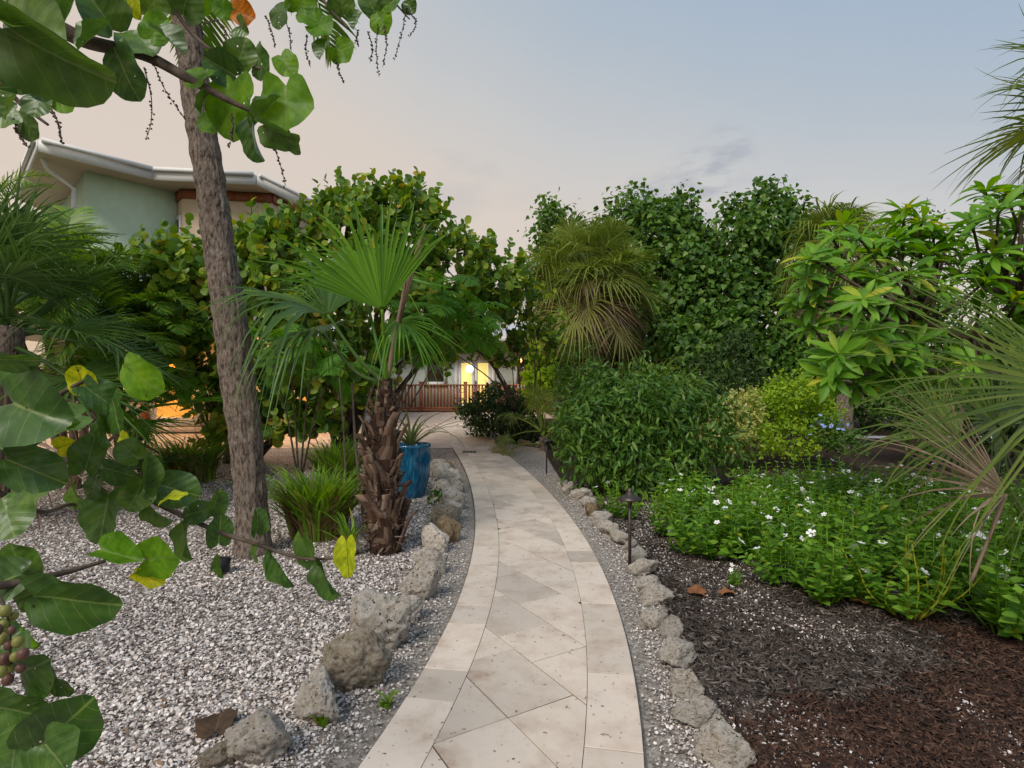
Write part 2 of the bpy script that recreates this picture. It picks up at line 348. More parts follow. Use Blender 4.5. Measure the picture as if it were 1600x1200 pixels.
L_sabaly = leafmat('cabbage_palm_yellow', [(0.11,0.155,0.045),(0.20,0.20,0.07)], None, 0.5, 0.25, spots=False)
L_dead = leafmat('dead_palm_frond', [(0.13,0.085,0.06),(0.24,0.165,0.13),(0.34,0.25,0.22)], None, 0.7, 0.15, spots=False)
L_areca = leafmat('feather_palm_green', [(0.03,0.085,0.018),(0.06,0.15,0.026),(0.13,0.22,0.04)], None, 0.36, 0.28, spots=False)
L_plum = leafmat('plumeria_leaf', [(0.05,0.16,0.025),(0.08,0.22,0.034),(0.12,0.28,0.045),(0.27,0.33,0.055)], [0,0.4,0.9,1], 0.38, 0.35)
L_shrub = leafmat('shrub_leaf_glossy', [(0.02,0.068,0.018),(0.042,0.115,0.028),(0.085,0.18,0.048)], None, 0.36, 0.25)
L_dkshrub = leafmat('shrub_leaf_dark', [(0.012,0.036,0.015),(0.024,0.058,0.022),(0.04,0.085,0.034)], None, 0.35, 0.2)
L_lime = leafmat('shrub_leaf_lime', [(0.08,0.19,0.018),(0.14,0.27,0.024),(0.21,0.34,0.035)], None, 0.45, 0.35)
L_varieg = leafmat('shrub_leaf_variegated', [(0.11,0.19,0.06),(0.28,0.33,0.15),(0.46,0.46,0.27)], None, 0.5, 0.3)
L_vinca = leafmat('periwinkle_leaf', [(0.04,0.125,0.018),(0.075,0.19,0.028),(0.12,0.26,0.042),(0.28,0.30,0.045)], [0,0.45,0.96,1], 0.42, 0.35, spots=False)
L_grass = leafmat('grass_blade', [(0.05,0.13,0.02),(0.09,0.21,0.03),(0.14,0.28,0.045),(0.24,0.17,0.08)], [0,0.4,0.82,1], 0.45, 0.3, spots=False)
L_dry = leafmat('dry_grass_blade', [(0.16,0.10,0.06),(0.28,0.19,0.11)], None, 0.7, 0.2, spots=False)
L_fern = leafmat('feathery_leaf', [(0.04,0.14,0.025),(0.075,0.20,0.035)], None, 0.5, 0.35, spots=False)
L_silver = leafmat('silver_strap_leaf', [(0.10,0.15,0.10),(0.16,0.21,0.14)], None, 0.5, 0.15, spots=False)
m_white = plain('white_trim', (0.78,0.77,0.76), 0.5, var=0.04)
m_petal = rndmat('white_petal', [(0.82,0.83,0.85),(0.88,0.88,0.88)], None, 0.6)
m_pink = rndmat('pink_petal', [(0.70,0.16,0.45),(0.75,0.22,0.50)], None, 0.6)
m_blue = rndmat('blue_petal', [(0.25,0.33,0.75),(0.35,0.44,0.82)], None, 0.6)
m_mint = plain('mint_stucco', (0.56,0.72,0.57), 0.9, var=0.05, bump=0.25, bscale=60)
m_beige = plain('beige_stucco', (0.62,0.50,0.37), 0.9, var=0.05, bump=0.25, bscale=60)
m_wood = multi('red_brown_timber', [(0.14,0.045,0.02),(0.28,0.095,0.042),(0.38,0.15,0.075)], [0.3,0.5,0.75], scale=5, stretch=(6,6,0.7), bump=0.3, rough=0.6)
m_soffit = plain('soffit_board', (0.50,0.42,0.32), 0.8, var=0.06)
m_roof = plain('pale_metal_roof', (0.55,0.56,0.58), 0.45, var=0.06)
m_metal = plain('bronze_lamp_metal', (0.075,0.062,0.055), 0.45, 0.6, var=0.2, scale=30)
m_black = plain('black_plastic', (0.012,0.012,0.013), 0.4, var=0.2)
m_pot = None
def pot_material():
    m, t, b, o = newmat('blue_glaze'); tc = N(t, 'ShaderNodeTexCoord'); mp = N(t, 'ShaderNodeMapping'); mp.inputs['Scale'].default_value = (14, 14, 2.2)
    n = N(t, 'ShaderNodeTexNoise'); n.inputs['Scale'].default_value = 2.0; n.inputs['Detail'].default_value = 5
    t.links.new(tc.outputs['Object'], mp.inputs[0]); t.links.new(mp.outputs[0], n.inputs['Vector'])
    r = ramp(t, [(0.004,0.05,0.12),(0.008,0.13,0.25),(0.07,0.27,0.36)], [0.35,0.55,0.75]); t.links.new(n.outputs['Fac'], r.inputs[0])
    t.links.new(r.outputs[0], b.inputs['Base Color']); b.inputs['Roughness'].default_value = 0.16
    return m
m_pot = pot_material()
m_amber = glow('lit_amber_glass', (1.0, 0.42, 0.07), 0.62)
m_yellow = glow('lit_yellow_room', (1.0, 0.78, 0.25), 0.62)
m_bulb = glow('lit_lamp', (1.0, 0.62, 0.22), 9.0)
m_globe = glow('lit_globe', (1.0, 0.95, 0.75), 1.4)
m_glassd = plain('dark_window_glass', (0.10,0.085,0.065), 0.08, var=0.2)

# ------------------------------------------------------------------ leaf and frond templates
def leaf_t(stations, fold=0.25, droop=0.15):
    """triangulated leaf along +y, length 1; stations (t, halfwidth) with pointed ends"""
    V = []; F = []; rows = []
    for t, wd in stations:
        z = -droop * t * t
        if wd <= 1e-6: V.append((0, t, z)); rows.append((len(V)-1,) * 3)
        else:
            V += [(-wd, t, z + fold*wd), (0, t, z), (wd, t, z + fold*wd)]; k = len(V); rows.append((k-3, k-2, k-1))
    for a, b in zip(rows[:-1], rows[1:]):
        for i in (0, 1):
            q = [a[i], a[i+1], b[i+1], b[i]]
            u = []
            for k in q:
                if k not in u: u.append(k)
            if len(u) == 3: F.append(u)
            elif len(u) == 4: F += [[u[0], u[1], u[2]], [u[0], u[2], u[3]]]
    return np.array(V, float), np.array(F)
T_round = leaf_t([(0,0.16),(0.18,0.46),(0.5,0.56),(0.8,0.42),(1,0.14)], 0.2, 0.1)
T_heart = leaf_t([(0,0.12),(0.12,0.42),(0.4,0.44),(0.75,0.2),(1,0)], 0.3, 0.3)
T_lance = leaf_t([(0,0),(0.3,0.14),(0.65,0.13),(1,0)], 0.35, 0.3)
T_oval = leaf_t([(0,0),(0.3,0.24),(0.7,0.22),(1,0)], 0.3, 0.2)
T_plum = leaf_t([(0,0.012),(0.2,0.06),(0.5,0.125),(0.75,0.12),(0.92,0.055),(1,0)], 0.45, 0.34)
def big_leaf(seed, wob=0.06, fold=0.25, cup=0.15, kidney=0.0):
    """large sea grape leaf, base notch at origin, tip towards +y, unit length"""
    r_ = random.Random(seed); n = 24; ring = [0.22, 0.45, 0.68, 0.86, 1.0]; V = [(0, 0.42, 0)]; ph = r_.random() * 6
    for q in ring:
        for k in range(n):
            th = 2 * math.pi * k / n
            notch = math.exp(-((abs(th - math.pi)) / 0.30) ** 2)
            rad = 0.54 * (1 - 0.42 * notch) * (1 + wob * math.sin(2*th + ph) + 0.03 * math.sin(5*th + 2*ph))
            x = rad * q * math.sin(th) * (1.0 + kidney * math.cos(th)); y = 0.44 + rad * q * math.cos(th)
            z = fold * abs(x) - cup * (y - 0.42) ** 2 + 0.045 * q * q * math.sin(4*th + ph) + 0.03 * q * q * math.sin(7*th - ph)
            V.append((x, y, z))
    F3 = [(0, 1 + k, 1 + (k+1) % n) for k in range(n)]
    F4 = []
    for j in range(len(ring) - 1):
        for k in range(n):
            a = 1 + j*n + k; b = 1 + j*n + (k+1) % n
            F4.append((a, a + n, b + n, b))
    V = np.array(V)
    uv = np.stack([V[:, 0], V[:, 1]], 1)
    return V, [np.array(F3), np.array(F4)], uv
def fan(hub, axis, normal, Rr, nseg=34, spread=R(250), join=0.42, fold=0.25, droop=0.12, tipdroop=0.25, jit=0.085, wid=1.0, st=(0.03,0.25,0.45,0.66,0.84,1.0)):
    """fan palm blade: pleated segments radiating from hub; gravity bends it in world z"""
    hub = np3(hub); a = nrm(np3(axis)); nn = np3(normal); x = nrm(np.cross(a, nn)); z = np.cross(x, a)
    V = []; F = []; dth = spread / nseg; b = 0
    for i in range(nseg):
        th0 = -spread/2 + (i + 0.5) * dth
        th = th0 + random.gauss(0, jit) * 0.6
        L = Rr * (0.80 + 0.20 * math.cos(th0 * 0.55)) * random.uniform(0.80, 1.06); tw = random.gauss(0, 0.17); td = tipdroop * random.uniform(.4, 1.9) + (0.3 if random.random() < .12 else 0)
        wj = L * join * math.tan(dth / 2) * 0.98 * wid
        for s in st:
            r = L * s; ang = th0 + (th - th0) * max(0, (s - join) / (1 - join))
            wd = r * math.tan(dth/2) * 0.98 * wid if s <= join else wj * max(0.03, (1 - (s-join)/(1-join))) ** 0.75 * 1.05
            c = x * (r * math.sin(ang)) + a * (r * math.cos(ang)) + z * (fold * abs(r * math.sin(ang)) + tw * r * max(0, s - join))
            e = x * math.cos(ang) - a * math.sin(ang)
            q = max(0, (s - join) / (1 - join))
            g = np.array([0, 0, -(droop * s * s + td * q * q) * Rr])
            for side, lift in ((-1, 0.0), (0, 0.55), (1, 0.0)):
                V.append(hub + c + e * (side * wd) - z * (lift * wd) + g)
        for j in range(len(st) - 1):
            p = b + 3 * j
            F += [(p, p+1, p+4, p+3), (p+1, p+2, p+5, p+4)]
        b += 3 * len(st)
    return np.array(V), np.array(F)
def fan_frond(el, pet, Rr, **kw):
    """whole frond from trunk: petiole leaving along +y at elevation el"""
    sag = kw.pop('sag', 0.25)
    d = np.array([0, math.cos(el), math.sin(el)])
    p0 = np.zeros(3); p1 = d * pet * 0.5 + np.array([0, 0, 0.03*pet]); p2 = d * pet + np.array([0, 0, -sag * pet * 0.35])
    ax = nrm(p2 - p1 + np.array([0, 0, -sag*0.15]))
    nn = np.cross(np.array([1.0, 0, 0]), ax)
    m = MB(); m.tube(bez([p0, p1, p2], 4), [0.028, 0.015], 5, r=0.5)
    V, F = fan(p2, ax, nn, Rr, **kw); m.add(V, F, np.repeat(np.random.default_rng(int(el*100)+1000).random(len(F)//(2*5) + 1), 10)[:len(F)])
    return m.mesh('frond')
def feather_frond(el, L, n=34, curve=0.9, leaf=0.34, seed=0, vee=0.5, width=0.018):
    r_ = random.Random(seed); pts = []
    p = np.zeros(3); a = el; ds = L / 22
    for i in range(23):
        pts.append(p.copy()); p = p + ds * np.array([0, math.cos(a), math.sin(a)]); a -= curve * (2.0*i/22) / 22 * 1.0 + curve*0.01
    pts = np.array(pts); m = MB(); m.tube(pts, [0.016, 0.004], 4, r=0.9)
    V = []; F = []; tan = nrm(np.gradient(pts, axis=0)); b = 0
    for i in range(n):
        f = 0.14 + 0.86 * (i + 0.5) / n; k = f * 22; j = min(int(k), 21); q = pts[j] + (pts[j+1] - pts[j]) * (k - j); t = tan[j]
        up = nrm(np.cross(np.array([1.0, 0, 0]), t))
        ll = leaf * L * (math.sin(math.pi * min(1, 0.12 + 0.9 * f)) ** 0.6 + 0.12)
        for s in (-1, 1):
            d = nrm(np.array([s, 0, 0]) * 1.0 + t * (0.55 + 0.4*f) + up * (vee + r_.gauss(0, 0.12)))
            e = nrm(np.cross(d, up)) * width * L / 1.8
            for u in (0, 0.4, 0.75, 1.0):
                c = q + d * ll * u + np.array([0, 0, -0.38 * u * u * ll]); ww = (0.5, 1.0, 0.7, 0.05)[(0, 0.4, 0.75, 1.0).index(u)]
                V += [c - e * ww, c + e * ww]
            for u in range(3): F.append((b+2*u, b+2*u+1, b+2*u+3, b+2*u+2))
            b += 8
    F = np.array(F); m.add(np.array(V), F, np.repeat(np.random.default_rng(seed).random(len(F)//3), 3))
    return m.mesh('frond')

# ================================================================== SETTING
def sheet(name, xs_of_y, ys, nx, dz, mat, label):
    """strip sheet between two x(y) borders following the ground"""
    V = []; F = []
    for y in ys:
        a, b = xs_of_y(y)
        for x in np.linspace(a, b, nx): V.append((x, y, float(gz(y)) + dz))
    for i in range(len(ys) - 1):
        for j in range(nx - 1):
            p = i * nx + j; F.append((p, p+1, p+nx+1, p+nx))
    o = mk(name, V, np.array(F), mat, smooth=True); return tag(o, label, kind='structure')
ys = np.concatenate([[-600, -60, -8, -2], np.linspace(0, 24, 49), [30, 60, 200, 900]])
sheet('ground', lambda y: (-900, 900) if abs(y) > 70 else (-300, 300), ys, 3, -0.01, m_soil, 'dark planted garden soil around the beds')

# path edges read from the photograph, as x(y) on the ground
Lpx = [(578,1200),(630,1100),(700,976),(736,880),(742,814),(733,757),(722,729),(703,700),(688,687)]
Rpx = [(1010,1200),(1001,1120),(980,1020),(960,940),(930,862),(873,782),(832,748),(804,716),(779,697),(742,677),(712,664)]
Lw = np.array([G(*p)[:2] for p in Lpx]); Rw = np.array([G(*p)[:2] for p in Rpx])
yy = np.linspace(2.2, 13.5, 24)
cx = (np.interp(yy, Lw[:,1], Lw[:,0]) + np.interp(yy, Rw[:,1], Rw[:,0])) / 2
pc = np.polyfit(yy, cx, 4)
def cpt(y): return np.array([np.polyval(pc, y) if y > 2.2 else np.polyval(pc, 2.2) + (y-2.2) * np.polyval(np.polyder(pc), 2.2), y])
yy = np.linspace(-1.5, 13.6, 500); cen = np.array([cpt(y) for y in yy])
# beyond the polynomial the path runs on towards the patio
ext = bez([cen[-1], G(738, 682)[:2], G(722, 671)[:2], G(700, 661)[:2]], 30)[1:]
cen = np.concatenate([cen, ext]); tan = nrm(np.gradient(cen, axis=0)); nor = np.stack([tan[:,1], -tan[:,0]], 1)
arc = np.concatenate([[0], np.cumsum(np.linalg.norm(np.diff(cen, axis=0), axis=1))])
HW, HI = 0.545, 0.305
def at(s, off):
    c = np.array([np.interp(s, arc, cen[:,0]), np.interp(s, arc, cen[:,1])]); n_ = np.array([np.interp(s, arc, nor[:,0]), np.interp(s, arc, nor[:,1])])
    return c + n_ * off
def xl(y): return float(np.interp(y, cen[:,1], cen[:,0] - HW / np.maximum(nor[:,0], 0.4)))
def xr(y): return float(np.interp(y, cen[:,1], cen[:,0] + HW / np.maximum(nor[:,0], 0.4)))

# rock rows (ground contact px, width px, height px, material)
LROCK = [(392,1212,96,78,0),(480,1142,92,72,0),(530,1098,104,94,2),(592,1030,98,98,0),(632,978,50,46,0),(655,944,60,66,0),(672,902,46,40,0),(664,890,44,32,0),
         (680,866,46,42,0),(698,852,40,42,1),(697,826,42,34,2),(706,816,38,32,0),(703,800,42,34,0),(711,790,34,24,0),(692,782,38,30,0),(708,772,32,26,0),(694,764,36,26,0),(706,756,30,24,0),(688,748,32,26,0),(700,742,26,20,1),(683,736,28,20,0)]
RROCK = [(1142,1214,104,80,0),(1098,1146,76,56,0),(1080,1100,66,66,0),(1068,1048,72,58,0),(1052,1000,40,46,0),(1032,988,50,44,0),(1034,950,54,46,0),(1018,926,50,34,0),(1012,902,50,34,0),(1002,880,44,30,0),
         (988,864,34,26,0),(966,852,42,34,0),(950,838,36,32,0),(944,824,42,32,0),(930,808,42,30,1),(918,794,36,26,0),(908,783,36,28,0),(892,772,26,22,0),(880,764,24,18,0),
         (846,700,22,14,0),(828,698,20,13,1),(812,696,20,12,1),(796,692,18,13,0),(782,688,16,11,0)]
rl = np.array([G(p[0], p[1])[:2] for p in LROCK]); rr = np.array([G(p[0], p[1])[:2] for p in RROCK])
rl = rl[np.argsort(rl[:,1])]; rr = rr[np.argsort(rr[:,1])]
def rockl(y): return float(np.interp(y, np.r_[-2, rl[:,1], 14], np.r_[rl[0,0]-0.25, rl[:,0], xl(14)-0.15]))
def rockr(y): return float(np.interp(y, np.r_[-2, rr[:,1], 16], np.r_[rr[0,0]+0.1, rr[:,0], xr(16)+0.3]))
ysn = np.linspace(-1.5, 17, 75)
sheet('gravel_verge', lambda y: (rockl(y) - 0.1, cpt(min(y,13.6))[0] if y < 13.6 else xl(y)+.3), ysn[ysn < 15], 6, -0.004, m_sand, 'grey sandy verge left of the path')
sheet('gravel_verge', lambda y: (cpt(min(y,13.6))[0] if y < 13.6 else xr(y)-.3, rockr(y) + 0.1), ysn, 6, -0.005, m_sand, 'grey sandy verge right of the path')
sheet('shell_bed', lambda y: (-16, rockl(y) - 0.05), ysn[ysn < 13.3], 12, 0.002, m_shellbed, 'white shell covered bed left of the path')
sheet('mulch_bed', lambda y: (rockr(y) + 0.05, 13), ysn, 12, 0.001, m_mulch, 'dark brown mulch bed right of the path')
# white shell pocket between the second lamp and the path
sheet('patio', lambda y: (-16, xr(y) - .35 if y < 16.5 else (2.2 if y > 19.0 else -1.2)), np.linspace(13.2, 24, 23), 4, 0.012, m_patio, 'pinkish paved patio before the houses')
sheet('pale_walkway', lambda y: (9.0, 40), np.linspace(14.6, 15.0, 3), 3, 0.03, plain('pale_concrete', (0.6,0.6,0.62), 0.8), 'pale concrete walkway behind the right hand bushes')

# ---- the paved path: base strip, each tile its own piece
def strip(off0, off1, n=160, s0=0.0, s1=None):
    ss = np.linspace(s0, s1 if s1 is not None else arc[-1], n)
    return [at(s, off0) for s in ss] + [at(s, off1) for s in ss[::-1]]
pb = MB(); ss = np.linspace(0, arc[-1], 200); V = []
for s in ss:
    for o_ in (-HW - 0.012, HW + 0.012):
        q = at(s, o_); V.append((q[0], q[1], float(gz(q[1])) + 0.006))
path = mk('path', V, np.array([(2*i, 2*i+1, 2*i+3, 2*i+2) for i in range(199)]), m_joint)
tag(path, 'curving cream travertine paved path with a border course', kind='structure')
def prism(name, poly, parent, mat, h=0.03, tilt=0.0018):
    poly = np.array(poly); c = poly.mean(0); n = len(poly); g = float(gz(c[1]))
    if np.sum(poly[:,0]*np.roll(poly[:,1],-1) - poly[:,1]*np.roll(poly[:,0],-1)) < 0: poly = poly[::-1]
    dz = random.uniform(-tilt, tilt); ax, ay = random.gauss(0, tilt), random.gauss(0, tilt)
    ins = c + (poly - c) * (1 - 0.0016 / max(0.08, np.linalg.norm(poly - c, axis=1).mean()))
    V = [(p[0]-c[0], p[1]-c[1], float(gz(p[1])) - g + h + dz + ax*(p[0]-c[0]) + ay*(p[1]-c[1])) for p in ins]
    V += [(p[0]-c[0], p[1]-c[1], float(gz(p[1])) - g + h + dz - 0.003) for p in poly]
    V += [(p[0]-c[0], p[1]-c[1], float(gz(p[1])) - g + 0.002) for p in poly]
    F = [list(range(n))] + [[n+i, n+(i+1)%n, (i+1)%n, i] for i in range(n)] + [[2*n+i, 2*n+(i+1)%n, n+(i+1)%n, n+i] for i in range(n)]
    me = bpy.data.meshes.new(name); me.from_pydata(V, [], F); me.materials.append(mat); me.materials.append(m_joint)
    for q in list(me.polygons)[n+1:]: q.material_index = 1
    return link(name, me, mat, parent, (c[0], c[1], g))
JN = 0.0024
def s_at_y(y): return float(np.interp(y, cen[:,1], arc))
def border(side, joints):
    a0, a1 = (HI + JN, HW) if side > 0 else (-HW, -HI - JN)
    js = [s_at_y(y) for y in joints]; s = js[-1]
    while s < arc[-1] - 0.3: s += random.choice([0.305, 0.61, 0.61, 0.9]); js.append(min(s, arc[-1]))
    s = js[0]; pre = []
    while s > 0.4: s -= random.choice([0.61, 0.61, 0.305]); pre.append(s)
    js = pre[::-1] + js
    for a, b in zip(js[:-1], js[1:]):
        if b - a < 0.05: continue
        k = np.linspace(a + JN, b - JN, 5)
        prism('border_tile', [at(q, a0) for q in k] + [at(q, a1) for q in k[::-1]], path, m_trav)
border(-1, [2.57, 2.86, 3.455, 3.75, 4.63, 5.22, 6.1]); border(1, [2.35, 2.94, 3.85, 4.75, 5.05, 5.9])
def clip(sub, win):
    """Sutherland-Hodgman: subject any, window convex CCW"""
    o = [np.array(p) for p in sub]
    for i in range(len(win)):
        a, b = win[i], win[(i+1) % len(win)]; e = b - a; inp = o; o = []
        ins = lambda p: e[0]*(p[1]-a[1]) - e[1]*(p[0]-a[0]) >= 0
        for j in range(len(inp)):
            p, q = inp[j], inp[(j+1) % len(inp)]; ip, iq = ins(p), ins(q)
            if ip: o.append(p)
            if ip != iq:
                dn = e[0]*(q[1]-p[1]) - e[1]*(q[0]-p[0])
                if abs(dn) > 1e-12:
                    t = -(e[0]*(p[1]-a[1]) - e[1]*(p[0]-a[0])) / dn; o.append(p + (q-p)*t)
        if not o: return []
    r = [o[0]]
    for p in o[1:]:
        if np.linalg.norm(p - r[-1]) > 1e-4: r.append(p)
    return r
U = 0.183; TH = R(31); ca, sa = math.cos(TH), math.sin(TH)
occ = set(); org = np.array([-0.05, 2.9]); tl = random.Random(5)
def cell(i, j): return org + U * np.array([ca*i - sa*j, sa*i + ca*j])
strip_poly = strip(-HI, HI, 420)
for tot in range(-40, 190):
    for i in range(-70, 90):
        j = tot - i if False else tot
        if (i, j) in occ: continue
        c0 = cell(i + 1, j + 1); yq = min(max(c0[1], -1.5), 17)
        if np.min(np.linalg.norm(cen - c0, axis=1)) > 1.3: occ.add((i, j)); continue
        opts = [(3,2),(2,3),(2,2),(2,1),(2,2),(3,2),(1,1),(1,2),(2,2)]; tl.shuffle(opts)
        opts.sort(key=lambda q: -(q[0]*q[1]) * tl.uniform(0.45, 1))
        for wq, hq in opts:
            if all((i+a, j+b) not in occ for a in range(wq) for b in range(hq)):
                for a in range(wq):
                    for b in range(hq): occ.add((i+a, j+b))
                jj = JN / U
                win = [cell(i+jj, j+jj), cell(i+wq-jj, j+jj), cell(i+wq-jj, j+hq-jj), cell(i+jj, j+hq-jj)]
                # only the stretch of path near the tile
                s_c = arc[np.argmin(np.linalg.norm(cen - np.mean(win, axis=0), axis=1))]
                loc = strip(-HI, HI, 40, max(0, s_c - 0.9), min(arc[-1], s_c + 0.9))
                pl = clip(loc, win)
                if len(pl) >= 3:
                    pa = np.array(pl); ar = 0.5*abs(np.sum(pa[:,0]*np.roll(pa[:,1],-1) - pa[:,1]*np.roll(pa[:,0],-1)))
                    if ar > 0.0012: prism('tile', pl, path, m_trav)
                break
        else: occ.add((i, j))
# dark drain plate set in the path
dg = MB(); q = G(734, 708)
for k in range(4): dg.box((q.x-0.16+k*0.08, q.y-0.12, q.z+0.034), (q.x-0.10+k*0.08, q.y+0.12, q.z+0.040))
tag(dg.build('drain_grate', m_metal), 'small dark stain coloured drain plate set in the far path', 'drain')

# ---- rocks
def rock(px, py, wp, hp, mi, label, group, seed):
    g = G(px, py); d = g.y; wd = wp / FPX * d; ht = hp / FPX * d * 1.02
    sub = 5 if wp > 55 else 4
    import bmesh
    bm = bmesh.new(); bmesh.ops.create_icosphere(bm, subdivisions=sub, radius=0.5)
    rs = random.Random(seed); off = Vector((rs.uniform(0, 99), rs.uniform(0, 99), rs.uniform(0, 99)))
    planes = []
    for _ in range(13):
        v = Vector((rs.gauss(0,1), rs.gauss(0,1), rs.gauss(0,1))).normalized(); planes.append((v, rs.uniform(0.30, 0.46)))
    for v in bm.verts:
        u = v.co.normalized(); r = 0.53
        for n_, k in planes:
            c = u.dot(n_)
            if c > 0.05: r = min(r, k / c)
        r *= 1 + 0.20 * noise.noise(u * 1.7 + off) + 0.10 * noise.noise(u * 4.5 + off)
        r += 0.028 * noise.noise(u * 9 + off) - 0.03 * abs(noise.noise(u * 14 + off)) + 0.016 * noise.noise(u * 26 + off) - 0.11 * max(0, noise.noise(u * 6.3 - off) - 0.16) - 0.05 * max(0, noise.noise(u * 15 - off) - 0.25)
        v.co = u * r
    me = bpy.data.meshes.new('rock'); bm.to_mesh(me); bm.free()
    me.polygons.foreach_set('use_smooth', np.ones(len(me.polygons), bool))
    o = link('rock', me, (m_rock, m_rock_ochre, m_rock_dark)[mi])
    dp = min(wd, ht * 1.3)
    o.scale = (wd * 1.04, dp * 0.72, ht * 1.12); o.location = (g.x, g.y + dp * 0.40, g.z + ht * 0.34)
    o.rotation_euler = (rs.uniform(-0.3, 0.3), rs.uniform(-0.3, 0.3), rs.uniform(-0.9, 0.9))
    return tag(o, label, 'rock', group)
ORD = ['nearest','second','third','fourth','fifth','sixth','seventh','eighth','ninth','tenth','eleventh','twelfth','thirteenth','fourteenth','fifteenth','sixteenth','seventeenth','eighteenth','nineteenth','twentieth','twenty-first','twenty-second','twenty-third','twenty-fourth']
TONE = ['pale pitted limestone rock','ochre stained limestone rock','dark weathered limestone rock']
for i, a in enumerate(LROCK):
    rock(a[0], a[1], a[2]*1.12, a[3]*1.1, a[4], f"{TONE[a[4]]}, {ORD[i]} from the camera in the row left of the path", 'rocks edging the shell bed', 100 + i)
for i, a in enumerate(RROCK):
    rock(a[0] + random.uniform(-4,4), a[1], a[2]*.95, a[3]*.84, a[4], f"{TONE[a[4]]}, {ORD[i]} from the camera in the row right of the path", 'rocks edging the mulch bed', 200 + i)
rock(328, 1212, 62, 44, 2, 'low dark brown rock left of the nearest pale edging rock', 'rocks edging the shell bed', 301)

# ---- loose shells and bark chips: real pieces, joined
TS_V = np.array([(0,0,0.34)] + [(math.cos(a)*(1+0.12*math.cos(a)), math.sin(a)*0.82, 0.0) for a in np.linspace(0, 2*np.pi, 7)[:-1]])
TS_F = np.array([(0, 1+k, 1+(k+1)%6) for k in range(6)])
def scatter_flat(n, yr, xfun, size, tilt, keep=None, power=1.0):
    u = rng.random(n); y = yr[0] * (yr[1] / yr[0]) ** (u ** power)
    a = np.array([xfun(q) for q in np.linspace(yr[0], yr[1], 200)]); yg = np.linspace(yr[0], yr[1], 200)
    x0 = np.interp(y, yg, a[:,0]); x1 = np.interp(y, yg, a[:,1]); x = x0 + (x1-x0) * rng.random(n)
    ok = np.abs(x) < y * 1.02 + 0.5
    if keep is not None: ok &= keep(x, y)
    x, y = x[ok], y[ok]; n = len(x)
    d = nrm(np.stack([rng.normal(size=n), rng.normal(size=n), rng.normal(size=n)*tilt], 1)); nn = nrm(np.stack([rng.normal(size=n)*tilt, rng.normal(size=n)*tilt, np.ones(n)], 1))
    s = size[0] + (size[1]-size[0]) * rng.random(n) ** 1.9
    T = np.stack([x, y, gz(y) + 0.003 + rng.random(n) * 0.010], 1)
    return d, nn, s, T
def inlobe(x, y, pts):
    return np.any([((x-a)**2 + (y-b)**2) < r*r for a, b, r in pts], axis=0)
d, nn, s, T = scatter_flat(165000, (1.7, 11), lambda y: (-y*1.0 - 0.4, rockl(y) + 0.05), (0.005, 0.017), 0.5)
s = s * np.clip(0.75 + T[:,1] * 0.05, 0.8, 1.3)
V, F, rn = merge(TS_V, TS_F, frames(d, nn, s), T)
tag(mk('shell_mulch', V, F, m_shell, rnd=rn), 'loose white and grey seashells covering the left bed', 'shells', kind='stuff')
d1, n1, s1, T1 = scatter_flat(15000, (1.7, 13), lambda y: (rockl(y), xl(y) - 0.02), (0.003, 0.010), 0.4, keep=lambda x, y: rng.random(len(x)) < np.clip((np.array([xl(q) for q in y]) - x)*4.5, .12, 1))
d2, n2, s2, T2 = scatter_flat(15000, (1.7, 15), lambda y: (xr(y) + 0.02, rockr(y)), (0.003, 0.010), 0.4, keep=lambda x, y: rng.random(len(x)) < np.clip((x - np.array([xr(q) for q in y]))*5, .12, 1))
k = noise
def patch(x, y, sc_=1.3, th=0.05):
    return np.array([noise.noise(Vector((a*sc_, b*sc_, 3.3))) for a, b in zip(x, y)]) > th
d3, n3, s3, T3 = scatter_flat(34000, (1.9, 9), lambda y: (rockr(y) + 0.05, rockr(y) + 1.35), (0.004, 0.012), 0.5, keep=lambda x, y: patch(x, y, 1.25, -.02))
V, F, rn = merge(TS_V, TS_F, frames(np.concatenate([d1,d2,d3]), np.concatenate([n1,n2,n3]), np.concatenate([s1,s2,s3])), np.concatenate([T1,T2,T3]))
tag(mk('scattered_shells', V, F, m_shell, rnd=rn), 'sparse crushed shells along the path verges and mulch edge', 'shells', kind='stuff')
TC_V = np.array([(-.5,-.5,0),(.5,-.5,0),(.45,.5,0),(-.4,.5,0),(-.4,-.48,1),(.4,-.5,1),(.36,.5,1),(-.3,.46,1)]) * np.array([0.2, 1, 0.1])
TC_F = np.array([(4,5,6,7),(0,1,5,4),(1,2,6,5),(2,3,7,6),(3,0,4,7)])
d, nn, s, T = scatter_flat(70000, (1.6, 9), lambda y: (rockr(y) + 0.04, min(y*1.0 + 0.5, 7)), (0.02, 0.065), 0.35)
wob = np.array([noise.noise(Vector((a*1.1, b*1.1, 7))) * 1.1 + noise.noise(Vector((a*4, b*4, 2))) * .45 for a, b in T[:,:2]]) + rng.normal(size=len(T))*.16
fresh = (T[:,0] + wob > 1.15 + (T[:,1]-2.0)*0.62 + 0.18*np.sin(T[:,1]*5)) & (T[:,1] + wob*.6 < 3.9 + .3*np.sin(T[:,0]*4)) | (T[:,1] > 6.5)
for sel, mt, nm, lb in ((fresh, m_chip, 'fresh_mulch', 'dark red brown fresh bark mulch at the lower right'), (~fresh, m_chipold, 'weathered_mulch', 'greyish weathered bark mulch beside the right rock row')):
    V, F, rn = merge(TC_V, TC_F, frames(d[sel], nn[sel], s[sel]*(.85 if mt is m_chip else .95)), T[sel] + np.array([0,0,0.004])); tag(mk(nm, V, F, mt, rnd=rn), lb, 'mulch', kind='stuff')

